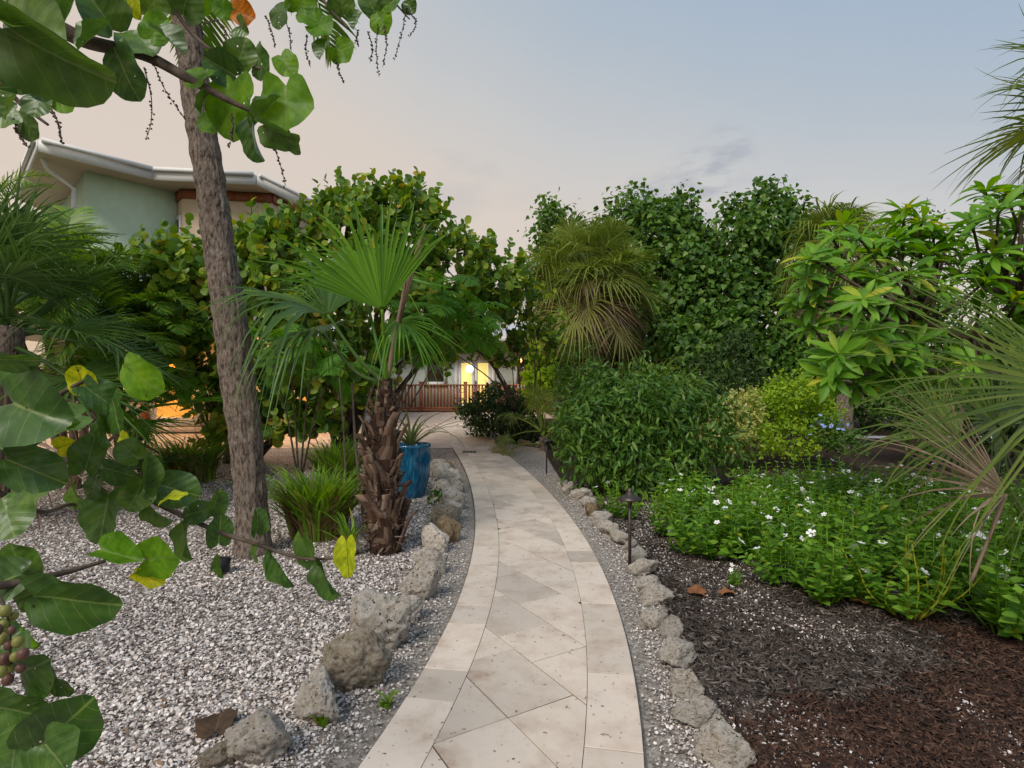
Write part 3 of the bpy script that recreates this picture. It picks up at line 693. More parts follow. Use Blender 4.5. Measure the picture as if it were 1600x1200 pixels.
# leaf litter and twigs on the shells, crumbs on the paving
m_litter = rndmat('leaf_litter', [(0.05,0.03,0.02),(0.13,0.075,0.04),(0.24,0.15,0.08)], None, 0.8)
LT_V = np.array([(0,0,0),(-.25,.35,.12),(.25,.35,.1),(-.2,.75,.05),(.2,.75,.1),(0,1,.0)], float); LT_F = np.array([(0,2,1),(1,2,3),(2,4,3),(3,4,5)])
d, nn, s, T = scatter_flat(900, (1.7, 11), lambda y: (-y*1.0, rockl(y) + .2), (0.012, 0.05), 0.4)
w_ = np.stack([s*rng.uniform(.12, 1, len(s)), s, s], 1); V, F, rn = merge(LT_V, LT_F, frames(d, nn, w_), T + np.array([0,0,.010]))
tag(mk('leaf_litter', V, F, m_litter, rnd=rn), 'brown leaf scraps and twigs scattered over the shells', 'litter', kind='stuff')
d, nn, s, T = scatter_flat(230, (1.7, 13), lambda y: (xl(y) + .02, xr(y) - .02), (0.004, 0.016), 0.15)
T[:,2] = gz(T[:,1]) + .0335; V, F, rn = merge(LT_V, LT_F, frames(d, nn, s), T)
tag(mk('path_crumbs', V, F, m_litter, rnd=rn), 'tiny brown leaf crumbs and seeds fallen on the paving', 'litter', kind='stuff')

# ================================================================== BUILDINGS
def wallpoly(pts, z0, z1):
    m = MB(); n = len(pts)
    V = [(x, y, z0) for x, y in pts] + [(x, y, z1) for x, y in pts]
    return m.add(V, np.array([(i, (i+1) % n, n+(i+1) % n, n+i) for i in range(n)]))
def part(mb, name, mat, root, smooth=False):
    o = mb.build(name, mat, root, smooth); o.location = -root.location; return o
def obox(p, q, z0, z1, t, out=0.0):
    """box standing along the ground line p->q, thickness t outwards to the right of p->q"""
    p = np.array(p, float); q = np.array(q, float); e = nrm(q - p); n_ = np.array([e[1], -e[0]])
    a, b = p + n_*out, q + n_*out; c, d = q + n_*(out+t), p + n_*(out+t)
    V = [(*k, z) for z in (z0, z1) for k in (a, b, c, d)]
    return np.array(V), np.array([(3,2,1,0),(4,5,6,7),(0,1,5,4),(1,2,6,5),(2,3,7,6),(3,0,4,7)])
house = thing('mint_house', 'two storey mint green house with pale roof behind the left palms', 'house', (-9, 15, 0))
EAV = [(-12.2,13.75),(-9.36,11.0),(-8.05,12.5),(-5.88,12.8),(-5.0,15.6),(-7.5,21),(-13,20)]
WAL = [(-12.2,14.7),(-9.2,12.0),(-8.03,13.28),(-8.0,13.0)]
up = wallpoly([(-12.0,14.7),(-9.2,12.0),(-8.03,13.3),(-8.03,20),(-12.4,20)], 2.95, 6.2); part(up, 'upper_wall', m_mint, house)
bay = wallpoly([(-8.02,13.35),(-7.74,13.08),(-5.78,13.4),(-5.45,15.6),(-8.02,18)], 2.95, 6.19); b_ = part(bay, 'bay_wall', m_beige, house); b_['label'] = 'beige bay wall under the eave'
tr = MB()
for p, q in (((-8.02,13.35),(-7.74,13.08)), ((-7.74,13.08),(-5.78,13.4)), ((-5.78,13.4),(-5.45,15.6))): tr.add(*obox(p, q, 5.98, 6.19, 0.05, 0.003))
part(tr, 'trim_band', m_wood, house)
wn = MB(); wn.add(*obox((-7.99,13.32),(-7.80,13.14), 4.2, 5.6, 0.04, 0.003)); w_ = part(wn, 'window_frame', m_white, house)
wg = MB(); wg.add(*obox((-7.955,13.285),(-7.835,13.175), 4.3, 5.5, 0.02, 0.045)); part(wg, 'window_pane', m_glassd, house)
# slatted balcony screen on the bay
for k in range(6):
    sl = MB(); sl.add(*obox((-7.0,13.2),(-5.85,13.39), 4.55+0.14*k, 4.66+0.14*k, 0.04, 0.02)); part(sl, 'balcony_slat', m_wood, house)
n_e = len(EAV)
so_ = MB(); so_.add([(x, y, 6.2) for x, y in EAV], np.array([list(range(n_e))[::-1]])); part(so_, 'soffit', m_soffit, house)
for i in range(n_e):
    fa = MB(); fa.add(*obox(EAV[i], EAV[(i+1) % n_e], 6.19, 6.42, 0.03, 0.0)); part(fa, 'fascia', m_white, house)
for i in (0, 1, 2, 3):
    gu = MB(); p, q = np.array(EAV[i]), np.array(EAV[i+1]); e = nrm(q-p); gu.add(*obox(p + e*0.04, q - e*0.04, 6.38, 6.46, 0.07, 0.032)); part(gu, 'gutter', m_white, house)
rf = MB(); rf.add([(x, y, 6.43) for x, y in EAV] + [(-9.2, 16.2, 7.1)], np.array([(i, (i+1) % n_e, n_e) for i in range(n_e)])); part(rf, 'roof', m_roof, house)
sp = MB(); sp.tube([(-9.55,11.25,6.3),(-9.6,11.5,6.05),(-9.4,11.95,5.8),(-9.4,11.95,3.0)], 0.045, 8); part(sp, 'downpipe', m_white, house)
# ground floor, set back under the upper storey
GW = 16.0
gf = MB(); gf.box((-14, GW, 0.3), (-5.2, GW+0.2, 2.95)); part(gf, 'ground_floor_wall', m_beige, house)
cl = MB(); cl.box((-13.5, 13.4, 2.85), (-5.4, 20, 2.95)); part(cl, 'patio_ceiling', m_soffit, house)
stp = MB(); stp.box((-13, GW-0.5, 0.3), (-7.5, GW-0.02, 0.42)); part(stp, 'door_step', m_patio, house)
def opening(x0, x1, z0, z1, glass, frame=m_white, fw=0.1, y=GW, root=house, name='door'):
    f = MB(); f.box((x0, y-0.06, z0), (x0+fw, y-0.003, z1)); f.box((x1-fw, y-0.06, z0), (x1, y-0.003, z1)); f.box((x0+fw, y-0.06, z1-fw), (x1-fw, y-0.003, z1)); f.box((x0+fw, y-0.06, z0), (x1-fw, y-0.003, z0+fw*1.6))
    o = part(f, name, frame, root)
    g = MB(); g.box((x0+fw, y-0.03, z0+fw*1.6), (x1-fw, y-0.02, z1-fw)); p = g.build('pane', glass, o); return o
opening(-10.35, -8.95, 0.43, 2.55, m_amber, fw=0.17)
opening(-8.75, -8.35, 0.9, 2.4, m_amber, name='window'); opening(-6.1, -5.45, 0.75, 2.5, m_amber, m_wood, name='window'); opening(-11.6, -10.75, 1.2, 2.6, m_amber, name='window')
pp = MB()
for x in (-10.48,):
    q = MB(); q.box((x-0.06, GW-0.2, 0.42), (x+0.06, GW-0.06, 2.85)); part(q, 'timber_post', m_wood, house)
def lantern(pos, label, e=12, r=0.07):
    t = thing('hanging_lantern', label, 'lantern', pos, 'lit amber lanterns')
    V, F = tube([(0,0,-r*1.2),(0,0,-r*0.6),(0,0,r*0.6),(0,0,r)], [r*0.5, r, r, r*0.5], 10); g = MB(); g.add(V, F); g.build('glass_shade', m_bulb, t, True)
    c = MB(); c.tube([(0,0,r),(0,0,r+0.25)], 0.008, 6); c.tube([(0,0,r*0.9),(0,0,r*1.3)], [r*0.7, r*0.2], 10); c.build('cap_and_cord', m_metal, t)
    l = bpy.data.lights.new('lantern_light', 'POINT'); l.energy = e; l.color = (1.0, 0.55, 0.2); l.shadow_soft_size = r
    lo = bpy.data.objects.new('lantern_light', l); C.objects.link(lo); lo.parent = t; lo.location = (0, -r*2.2, -r)
lantern((-10.35, 15.1, 2.55), 'lit amber lantern on the patio behind the left feather palms', 110)
lantern((-5.7, 15.2, 2.35), 'lit amber lantern on the patio behind the sea grape trunks', 130)

cot = thing('deck_house', 'low pale house with lit yellow glass doors behind the timber deck', 'house', (-1.5, 23.5, 0.66))
Y2 = 23.5
c = MB(); c.box((-9, Y2, 0.6), (3.2, Y2+5, 3.4)); part(c, 'wall', plain('pale_green_render', (0.66,0.74,0.69), 0.9, var=0.04, bump=0.2), cot)
c = MB(); c.box((-9.3, Y2-1.0, 3.40), (3.6, Y2+5.2, 3.48)); part(c, 'soffit', m_soffit, cot)
c = MB(); c.box((-9.3, Y2-1.04, 3.38), (3.6, Y2-1.003, 3.62)); part(c, 'fascia', m_white, cot)
c = MB(); c.add([(-9.3,Y2-1.0,3.6),(3.6,Y2-1.0,3.6),(3.6,Y2+2,4.5),(-9.3,Y2+2,4.5),(3.6,Y2+5.2,3.6),(-9.3,Y2+5.2,3.6)], np.array([(0,1,2,3),(3,2,4,5)])); part(c, 'roof', m_roof, cot)
def door2(x0, x1):
    o = opening(x0, x1, 0.68, 2.72, m_yellow, m_white, 0.12, Y2, cot); return o
fr = MB(); fr.box((-2.42, Y2-0.09, 0.66), (-2.27, Y2-0.002, 2.98)); fr.box((-0.87, Y2-0.09, 0.66), (-0.72, Y2-0.002, 2.98)); fr.box((-2.27, Y2-0.09, 2.74), (-0.87, Y2-0.002, 2.98)); part(fr, 'door_surround', m_white, cot)
door2(-2.26, -1.58); door2(-1.565, -0.88)
hd = MB(); hd.box((-1.55, Y2-0.12, 1.6), (-1.51, Y2-0.06, 1.85)); part(hd, 'door_handle', m_metal, cot)
opening(-3.7, -2.75, 1.6, 2.95, m_glassd, m_white, 0.13, Y2, cot, 'window')
opening(0.1, 1.0, 1.5, 2.9, m_glassd, m_white, 0.13, Y2, cot, 'window')
gl = thing('globe_lamp', 'round white pendant lamp glowing behind the yellow glass door', 'lamp', (-1.78, Y2-0.16, 2.35))
V, F = tube([(0, 0, 0.17*math.sin(a)) for a in np.linspace(-1.5, 1.5, 9)], [0.17*math.cos(a) for a in np.linspace(-1.5, 1.5, 9)], 16); V[:,1] *= 0.35
g = MB(); g.add(V, F); g.build('globe', m_globe, gl, True); g = MB(); g.tube([(0,0,0.17),(0,0,0.36)], 0.008, 6); g.build('cord', m_metal, gl)

deck = thing('deck', 'red brown timber deck with slatted railing before the pale house', 'deck', (-2, 20.8, 0.62))
YD = 20.9; DZ = 0.70
X0, X1 = -3.45, 1.6
for k in range(14):
    b = MB(); b.box((-7, YD+0.02+k*0.18, DZ-0.03), (3.2, YD+0.19+k*0.18, DZ)); part(b, 'deck_board', m_wood, deck)
def rail(xa, xb):
    b = MB(); b.box((xa, YD-0.05, DZ+0.93), (xb, YD+0.09, DZ+0.98)); part(b, 'top_rail', m_wood, deck)
    b = MB(); b.box((xa, YD-0.015, DZ+0.06), (xb, YD+0.03, DZ+0.13)); part(b, 'bottom_rail', m_wood, deck)
    me = None; x = xa + 0.08
    while x < xb - 0.05:
        if me is None:
            q = MB(); q.box((-0.033, -0.02, 0), (0.033, 0.02, 0.80)); me = q.mesh('baluster')
        link('baluster', me, m_wood, deck, Vector((x, YD+0.01, DZ+0.131)) - deck.location); x += 0.122
px_ = [-6.6, -5.0, -3.42, -1.75, -0.35, 1.3]
for x in px_:
    b = MB(); b.box((x-0.06, YD-0.06, 0.45), (x+0.06, YD+0.06, DZ+1.04)); b.box((x-0.075, YD-0.075, DZ+1.043), (x+0.075, YD+0.075, DZ+1.08)); part(b, 'post', m_wood, deck)
for a, b_ in zip(px_[:-1], px_[1:]): rail(a + 0.065, b_ - 0.065)
lantern((1.35, 20.3, 2.95), 'brightest amber lantern hanging over the right end of the deck', 12, 0.11)
lantern((0.55, 20.6, 2.85), 'smaller amber lantern left of the brightest deck lantern', 6, 0.06)
lantern((0.30, 20.4, 2.55), 'lowest amber lantern over the deck railing, beside the sea grape leaves', 6, 0.06)
def curl_chair(x, y, label):
    t = thing('metal_chair', label, 'chair', (x, y, DZ), 'scrolled metal chairs on the deck')
    s = MB(); s.box((-0.22,-0.22,0.43), (0.22,0.22,0.46)); s.build('seat', m_black, t)
    for a in (-0.2, 0.2):
        for b in (-0.2, 0.2):
            l = MB(); l.tube([(a,b,0.43),(a*1.1,b*1.1,0)], 0.013, 6); l.build('leg', m_black, t)
    bk = MB(); bk.tube([(0.23*math.cos(q), 0.22, 0.72+0.25*math.sin(q)) for q in np.linspace(-0.5, math.pi+0.5, 15)], 0.015, 6)
    bk.tube([(-0.2,0.22,0.46),(-0.2,0.22,0.62)], 0.013, 6); bk.tube([(0.2,0.22,0.46),(0.2,0.22,0.62)], 0.013, 6)
    for s_ in (-1, 1): bk.tube([(s_*(0.09+0.07*math.cos(q)), 0.22, 0.75+0.09*math.sin(q)) for q in np.linspace(0, 6, 14)], 0.011, 5)
    bk.build('backrest', m_black, t)
curl_chair(-1.15, 21.5, 'black scrolled metal chair before the right glass door'); curl_chair(-2.05, 21.7, 'black scrolled metal chair before the left glass door')

# ================================================================== SMALL OBJECTS
def path_lamp(px, py, label):
    g = G(px, py); t = thing('path_lamp', label, 'lamp', g, 'path lamps along the right verge')
    s = MB(); s.tube([(0,0,-0.05),(0,0,0.60)], 0.014, 10); s.tube([(0,0,0.53),(0,0,0.585)], 0.021, 10); s.build('post', m_metal, t, False)
    V, F = tube([(0,0,0.575),(0,0,0.585),(0,0,0.605),(0,0,0.628),(0,0,0.64),(0,0,0.668),(0,0,0.672)], [0.098,0.10,0.062,0.028,0.024,0.024,0.010], 28); h = MB(); h.add(V, F); h.build('hat', m_metal, t)
path_lamp(984, 888, 'nearest bronze path lamp with a conical hat, beside the edging rocks')
path_lamp(854, 740, 'middle bronze path lamp with a conical hat, by the glossy bush')
path_lamp(783.5, 691, 'farthest bronze path lamp with a conical hat, before the dark shrub')
g = G(345, 898); t = thing('uplight', 'small black garden uplight on the shells before the grey trunk', 'light', g)
b = MB(); b.tube([(0,0,0.02),(0,0,0.03),(0,0,0.13),(0,0,0.135)], [0.045,0.062,0.068,0.06], 16); o = b.build('housing', m_black, t); o.rotation_euler = (R(-8), 0, 0)
b = MB(); b.tube([(0,0,-0.05),(0,0,0.03)], 0.012, 8); b.build('stake', m_black, t)

g = G(641, 776); pot = thing('plant_pot', 'tall blue glazed pot behind the shaggy palm trunk', 'pot', g)
prof = [(0.0,0.185),(0.03,0.20),(0.30,0.268),(0.55,0.285),(0.68,0.272),(0.70,0.285),(0.74,0.285),(0.74,0.245),(0.66,0.24)]
n = 40; V = []
for z, r in prof:
    for k in range(n):
        a = 2*math.pi*k/n; rr_ = r * (1 + (0.012*math.cos(a*20) if 0.02 < z < 0.69 else 0)); V.append((rr_*math.cos(a), rr_*math.sin(a), z))
F = [(j*n+k, j*n+(k+1)%n, (j+1)*n+(k+1)%n, (j+1)*n+k) for j in range(len(prof)-1) for k in range(n)]
mk('vessel', V, np.array(F), m_pot, pot, smooth=True)
V = [(0.24*math.cos(a), 0.24*math.sin(a), 0.67) for a in np.linspace(0, 2*np.pi, 20, endpoint=False)]; mk('potting_soil', V, np.array([list(range(20))]), m_soil, pot)
spk = thing('strap_leaf_plant', 'spiky silver green strap leaved plant growing in the blue pot', 'plant', (g.x, g.y, g.z + 0.67))
def strap(L, el, az, w_, curve, mat, root, name='leaf'):
    p = np.zeros(3); V = []; a = el; h = np.array([math.cos(az), math.sin(az), 0]); sd_ = np.array([-math.sin(az), math.cos(az), 0])
    for i in range(9):
        f = i / 8; ww = w_ * (1 - f) ** 0.6 + 0.001; up_ = np.array([-math.sin(a)*h[0], -math.sin(a)*h[1], math.cos(a)])
        V += [p - sd_*ww + up_*ww*0.5, p, p + sd_*ww + up_*ww*0.5]; p = p + L/8 * (h*math.cos(a) + np.array([0,0,math.sin(a)])); a -= curve/8*(0.5+f)
    F = [(3*i+j, 3*i+j+1, 3*i+j+4, 3*i+j+3) for i in range(8) for j in (0, 1)]
    return mk(name, V, np.array(F), mat, root, smooth=True)
for k in range(22):
    strap(random.uniform(0.5, 0.95), R(random.uniform(35, 80)), random.uniform(0, 6.28), 0.022, random.uniform(1.0, 2.2), L_silver, spk)
for az, L, cv in ((-0.15, 1.0, 1.0), (0.1, 0.95, 1.3), (-0.5, 1.15, 2.4), (0.3, 0.8, 0.8), (-0.3, 0.9, 0.5)): strap(L, R(42), az, 0.024, cv, L_silver, spk)
def fallen(px, py, size, yaw, col, label):
    V, F, uv = big_leaf(px, 0.05, 0.3, 0.3); g = G(px, py); o = mk('fallen_leaf', V*size, F, col, smooth=True, uv=uv*1.0)
    o.location = (g.x, g.y, g.z + 0.03); o.rotation_euler = (R(8), R(-6), yaw); tag(o, label, 'leaf', 'fallen sea grape leaves')
m_deadleaf = leafmat('fallen_leaf_brown', [(0.20,0.085,0.04),(0.26,0.12,0.06)], None, 0.6, 0.1, veins=(0.3,0.17,0.1)); m_deaddark = leafmat('fallen_leaf_dark', [(0.06,0.04,0.03),(0.09,0.06,0.05)], None, 0.7, 0.1, veins=(0.12,0.08,0.06))
fallen(1103, 935, 0.13, 1.2, m_deadleaf, 'red brown fallen leaf on the mulch beside the nearest lamp'); fallen(1125, 934, 0.11, -1.6, m_deadleaf, 'smaller red brown fallen leaf touching the other one on the mulch')
fallen(1362, 948, 0.15, 1.4, m_deadleaf, 'brown fallen leaf under the periwinkle plants'); fallen(335, 1160, 0.16, 0.3, m_deaddark, 'dark curled fallen leaf on the shells at the bottom left')

# ================================================================== TREES AND PLANTS
def lobe_points(lobes, n, shell=0.45):
    c = np.array([l[0] for l in lobes]); r = np.array([l[1] for l in lobes], float)
    if r.ndim == 1: r = np.repeat(r[:,None], 3, 1)
    wgt = (r[:,0]*r[:,2]); k = rng.choice(len(lobes), n, p=wgt/wgt.sum())
    u = nrm(rng.normal(size=(n, 3))); f = 1 - shell * rng.random(n) ** 1.4
    p = c[k] + u * r[k] * f[:,None]
    q = np.linalg.norm((p[:,None,:] - c[None]) / r[None], axis=2); q[np.arange(n), k] = 9
    ok = q.min(1) > 0.62
    return p[ok], u[ok]
def limbs(base, lobes, mat, root, r0=0.14, twigs=40, name='trunk', spread=0.5):
    m = MB(); base = np3(base)
    for c_, r_ in lobes:
        c_ = np3(c_); mid = base*0.55 + c_*0.45 + np.array([random.uniform(-.3,.3), random.uniform(-.3,.3), 0.10*np.linalg.norm(c_-base)])
        if mid[2] < base[2] + 0.2: mid[2] = base[2] + 0.2
        m.tube(bez([base + np.array([random.gauss(0, spread*0.3), random.gauss(0, spread*0.3), -0.05]), mid, c_], 6), [r0*random.uniform(.6,1), r0*0.3], 7)
    if twigs:
        p, u = lobe_points(lobes, twigs, 0.3); cc = np.array([np3(l[0]) for l in lobes])
        for a in p:
            b = cc[np.argmin(np.linalg.norm(cc - a, axis=1))]
            m.tube([b + (a-b)*0.05, b + (a-b)*0.55 + rng.normal(size=3)*0.06, a], [r0*0.2, r0*0.07], 4)
    o = m.build(name, mat, root, True); o.location = -root.location; return o
def split_leaves(TV, TF, M, T, root, mat, nsep, cellpx=16, name='leaf', rest='crown'):
    """frontmost and largest leaves become objects of their own, the others one joined part"""
    rd = rng.random(len(T))
    if nsep:
        px = T[:,0]/T[:,1]*FPX + 800; py = HOR - (T[:,2]-EYE)/T[:,1]*FPX
        key = np.floor(px/cellpx).astype(int)*1000 + np.floor(py/cellpx).astype(int); order = np.argsort(T[:,1]); _, first = np.unique(key[order], return_index=True)
        cand = order[first]; cand = cand[(px[cand] > -10) & (px[cand] < 1610)]
        sz = np.linalg.norm(M[cand,:,1], axis=1) / T[cand,1]; cand = cand[np.argsort(-sz)][:nsep]
        me = mesh_np(name, TV, TF, np.zeros(len(TF))); rl_ = root.location
        for i in cand:
            o = link(name, me, mat, root)
            mm = Matrix([list(M[i,0])+[T[i,0]-rl_.x], list(M[i,1])+[T[i,1]-rl_.y], list(M[i,2])+[T[i,2]-rl_.z], [0,0,0,1]])
            o.matrix_basis = mm
        keep = np.ones(len(T), bool); keep[cand] = False; M, T, rd = M[keep], T[keep], rd[keep]
    V, F, rn = merge(TV, TF, M, T, rd)
    o = mk(rest, V, F, mat, root, rnd=rn); o.location = -root.location; stuff(o); return o
def L3(px, py, d, rp, sy=1.0, sz=1.0):
    r = rp / FPX * d; return (tuple(P(px, py, d)), (r, r*sy, r*sz))
UPV = np.array([0, 0, 1.0])
def grape_tree(label, base, lobes, nsprig, size, nsep, k=7, r0=0.09):
    t = thing('sea_grape_tree', label, 'tree', base, 'sea grape trees')
    limbs(base, lobes, m_branch, t, r0, 60)
    p, u = lobe_points(lobes, nsprig, 0.5); n = len(p)
    s = nrm(u*0.55 + UPV*0.9 + rng.normal(size=(n,3))*0.28); ln = size * rng.uniform(1.4, 2.6, n)
    PT = []; D = []; NN = []; S = []
    for i in range(k):
        f = i/(k-1); ang = i*2.4 + rng.random(n)*6.28
        a = nrm(np.cross(s, UPV + 0.01)); b = np.cross(s, a)
        d = nrm(a*np.cos(ang)[:,None] + b*np.sin(ang)[:,None] + s*(0.35+0.5*f) + u*0.35)
        PT.append(p + s*(ln*f)[:,None]); D.append(d); NN.append(nrm(s*0.6 + u*0.55 + np.array([0,-0.25,0]) + rng.normal(size=(n,3))*0.45)); S.append(size*rng.uniform(0.65,1.1,n)*(1-0.35*f))
    st = MB()
    for i in rng.choice(n, min(n, 160), replace=False): st.tube([p[i]-s[i]*0.1, p[i]+s[i]*ln[i]], [0.012, 0.005], 4)
    o = st.build('twigs', m_branch, t); o.location = -t.location; stuff(o)
    split_leaves(*T_round, frames(np.concatenate(D), np.concatenate(NN), np.concatenate(S)), np.concatenate(PT), t, L_grape, nsep)
    return t
S2 = [L3(250,455,9.6,55),L3(292,425,9.6,48),L3(262,520,9.5,55),L3(395,420,10,55),L3(445,385,10.4,46),L3(470,640,10.2,46),L3(420,665,10,36),L3(350,665,9.9,34),L3(500,665,10.2,34),L3(260,590,9.5,34),L3(300,575,9.4,48),L3(430,450,10,66),L3(455,560,10,56),L3(330,480,9.8,70),L3(400,610,10,48),L3(330,628,9.8,36)]
grape_tree('sea grape tree behind the grey trunk, before the mint house', G(375,722), S2, 760, 0.21, 300)
S1 = [L3(555,385,11,75),L3(640,390,11.4,78),L3(500,430,10.6,65),L3(715,440,11.8,68),L3(600,480,10.8,80),L3(775,450,12.2,52),L3(680,520,11,55),L3(500,540,10.4,62),L3(560,590,10.6,50),L3(545,330,11.4,34),L3(640,335,11.4,34),L3(600,340,11.4,40)]
grape_tree('large sea grape tree behind the young fan palm, beside the path', G(545,716), S1, 1050, 0.20, 300)
S3 = [L3(815,470,13,34),L3(790,510,13,36),L3(838,540,13,30),L3(745,530,13,40),L3(700,545,13,36),L3(800,565,13.2,22),L3(858,522,13,22)]
t3 = grape_tree('slender sea grape with arching branch over the path by the deck', Vector((0.45,14.8,float(gz(14.8)))), S3, 190, 0.17, 120, r0=0.028)
ab = MB(); ab.tube(bez([P(806,640,14),P(788,604,13.6),P(766,566,13.3),P(735,543,13.1),P(690,540,13)], 6), [0.05,0.02], 7); ab.tube(bez([P(766,566,13.3),P(790,560,13.2),P(806,545,13)],5), [0.025,0.01], 6)
o = ab.build('arching_branch', m_branch, t3, True); o.location = -t3.location
# dark understorey limbs below the left canopy
def knobby(lobes, k=4, f=.42):
    o = list(lobes)
    for c_, r_ in lobes:
        for _ in range(k):
            u = nrm(rng.normal(size=3) + np.array([0,-.4,.5])); q = f*random.uniform(.5,1.25); o.append((tuple(np3(c_) + u*np3(r_)*random.uniform(.85,1.12)), tuple(np3(r_)*q)))
    return o
def leafy(name, label, cat, base, lobes, nl, T, size, mat, up=0.5, droop=0.0, trunk_r=0.05, group=None, twigs=30, nsep=0, shell=0.5, branchmat=None, clump=1, loose=.75):
    t = thing(name, label, cat, base, group)
    limbs(base, lobes, branchmat or m_branch, t, trunk_r, twigs, 'stems' if trunk_r < 0.06 else 'trunk', 0.4)
    p, u = lobe_points(knobby(lobes), nl // clump, shell)
    if clump > 1:
        k = len(p); p = np.repeat(p, clump, 0) + rng.normal(size=(k*clump, 3))*size*loose; u = np.repeat(u, clump, 0)
    n = len(p)
    d = nrm(u*0.6 + rng.normal(size=(n,3))*0.55 + np.array([0,0,-droop])); nn = nrm(u*0.5 + UPV*up + np.array([0,-0.2,0]) + rng.normal(size=(n,3))*0.4)
    split_leaves(*T, frames(d, nn, size*rng.uniform(0.45, 1.25, n)), p, t, mat, nsep, rest='crown' if cat == 'tree' else 'foliage')
    return t
leafy('portia_tree', 'tall dense green tree right of the cabbage palm, highest on the right', 'tree', Vector((7.3,20.5,0.6)),
      [L3(1200,350,20,46),L3(1150,400,20,70),L3(1225,410,20,48),L3(1110,470,19.5,80),L3(1200,500,19.6,80),L3(1100,560,19,70),L3(1210,575,19,66),L3(1265,470,20.5,38),L3(1275,540,20,44),L3(1240,360,20.6,26),L3(1165,335,20.6,24)], 24000, T_heart, 0.205, L_portia, 0.6, 0.55, 0.2, 'broad trees at the back', clump=8, loose=1.05, shell=.55)
leafy('portia_tree', 'dense green tree directly behind the cabbage palm', 'tree', Vector((4.2,21.5,0.6)),
      [L3(1020,375,21,60),L3(975,350,21,38),L3(1060,360,21,40),L3(1030,450,20.5,80),L3(870,365,21.5,40),L3(905,420,21.5,70),L3(1020,540,20,70),L3(880,520,21,55),L3(940,520,21,50),L3(1000,335,21.4,22),L3(1085,395,21,34)], 22000, T_heart, 0.205, L_portia, 0.6, 0.55, 0.2, 'broad trees at the back', clump=8, loose=1.05, shell=.55)
leafy('background_tree', 'thin far tree behind the plumeria at the right', 'tree', Vector((18.5,26,0.6)), [L3(1430,365,26,36),L3(1470,420,26,40),L3(1540,460,26,50),L3(1600,430,26,60)], 2600, T_oval, 0.2, L_portia, 0.5, 0.3, 0.12, 'far trees', clump=4)
leafy('background_tree', 'low far tree under the far right cabbage palm', 'tree', Vector((14.5,25,0.6)), [L3(1290,560,25,60),L3(1350,580,25,55),L3(1410,585,25,45)], 3000, T_oval, 0.2, L_dkshrub, 0.5, 0.3, 0.12, 'far trees', clump=4)
leafy('background_tree', 'dark far tree behind the deck house at the path end', 'tree', Vector((3.5,29,0.66)), [L3(880,540,28,60),L3(940,580,28,50),L3(820,520,29,30)], 3000, T_oval, 0.22, L_portia, 0.5, 0.3, 0.12, 'far trees', clump=4)
leafy('background_tree', 'broad green tree directly behind the plumeria', 'tree', Vector((11.5,15.8,0.4)), [L3(1395,505,15,52),L3(1460,540,15,56),L3(1340,545,15,48),L3(1530,560,15,56),L3(1600,550,15,56),L3(1440,465,15.4,36)], 6000, T_oval, 0.2, L_portia, 0.5, 0.3, 0.12, 'far trees', clump=5)
leafy('background_tree', 'dark far tree at the right edge behind the palmetto', 'tree', Vector((25,28,0.66)), [L3(1520,560,28,55),L3(1590,570,28,60)], 2500, T_oval, 0.22, L_dkshrub, 0.5, 0.3, 0.12, 'far trees', clump=4)

# shrubs
def shrub(label, px, py, lobes, nl, T, size, mat, **kw):
    return leafy('shrub', label, 'shrub', G(px, py), lobes, nl, T, size, mat, trunk_r=0.022, group=kw.pop('group', 'shrubs'), **kw)
shrub('large glossy green bush right of the path beyond the nearest lamp', 1000, 772, [L3(940,665,8.3,62,1,.95),L3(1010,655,8.4,66,1,.9),L3(1085,670,8.5,58,1,1),L3(925,715,8.0,40,1,.9),L3(985,715,8.0,52,1,.8),L3(1065,725,8.1,50,1,.8),L3(960,620,8.8,36),L3(1040,625,8.8,38),L3(912,640,8.6,32),L3(930,598,8.7,16,1,2),L3(1002,592,8.8,15,1,2),L3(1076,612,8.7,17,1,1.9),L3(1140,700,8.4,24),L3(1030,600,8.6,13,1,1.6)], 14000, T_lance, 0.135, L_shrub, up=0.5, droop=0.5, clump=7)
shrub('lime green bush beside the right hand palm trunk', 1230, 700, [L3(1240,615,11,42,1,.8),L3(1200,650,11,44,1,.9),L3(1270,650,11,40,1,.9),L3(1230,685,10.6,46,1,.6),L3(1180,690,10.4,30,1,.7)], 6500, T_oval, 0.085, L_lime, clump=5)
shrub('pale variegated bush between the glossy bush and the lime bush', 1150, 712, [L3(1148,650,10.5,32,1,1.1),L3(1135,685,10.2,30,1,.9)], 2200, T_oval, 0.08, L_varieg, clump=4)
shrub('very dark rounded shrub at the path bend before the deck', 775, 684, [L3(765,650,14.6,38,1,.7),L3(800,655,14.4,36,1,.75),L3(742,648,14.8,26,1,.7),L3(785,628,15,26),L3(822,668,14.2,22)], 5200, T_oval, 0.11, L_dkshrub, clump=5)
shrub('dark leafy shrub under the tall tree behind the glossy bush', 1140, 672, [L3(1140,560,14.5,38),L3(1120,600,14.3,44),L3(1165,610,14.3,38),L3(1090,620,14.2,30)], 4200, T_lance, 0.13, L_dkshrub, clump=5, droop=.4)
shrub('feathery dark green conifer like bush under the cabbage palm', 905, 668, [L3(905,575,15.5,36),L3(930,600,15.4,36),L3(885,605,15.5,30),L3(915,635,15.2,36)], 7000, T_lance, 0.10, L_portia, clump=6)
shrub('yellow green bush low behind the deck lanterns', 850, 662, [L3(850,560,17,24),L3(865,590,17,26),L3(840,610,17,24)], 1500, T_round, 0.14, L_lime, clump=4)
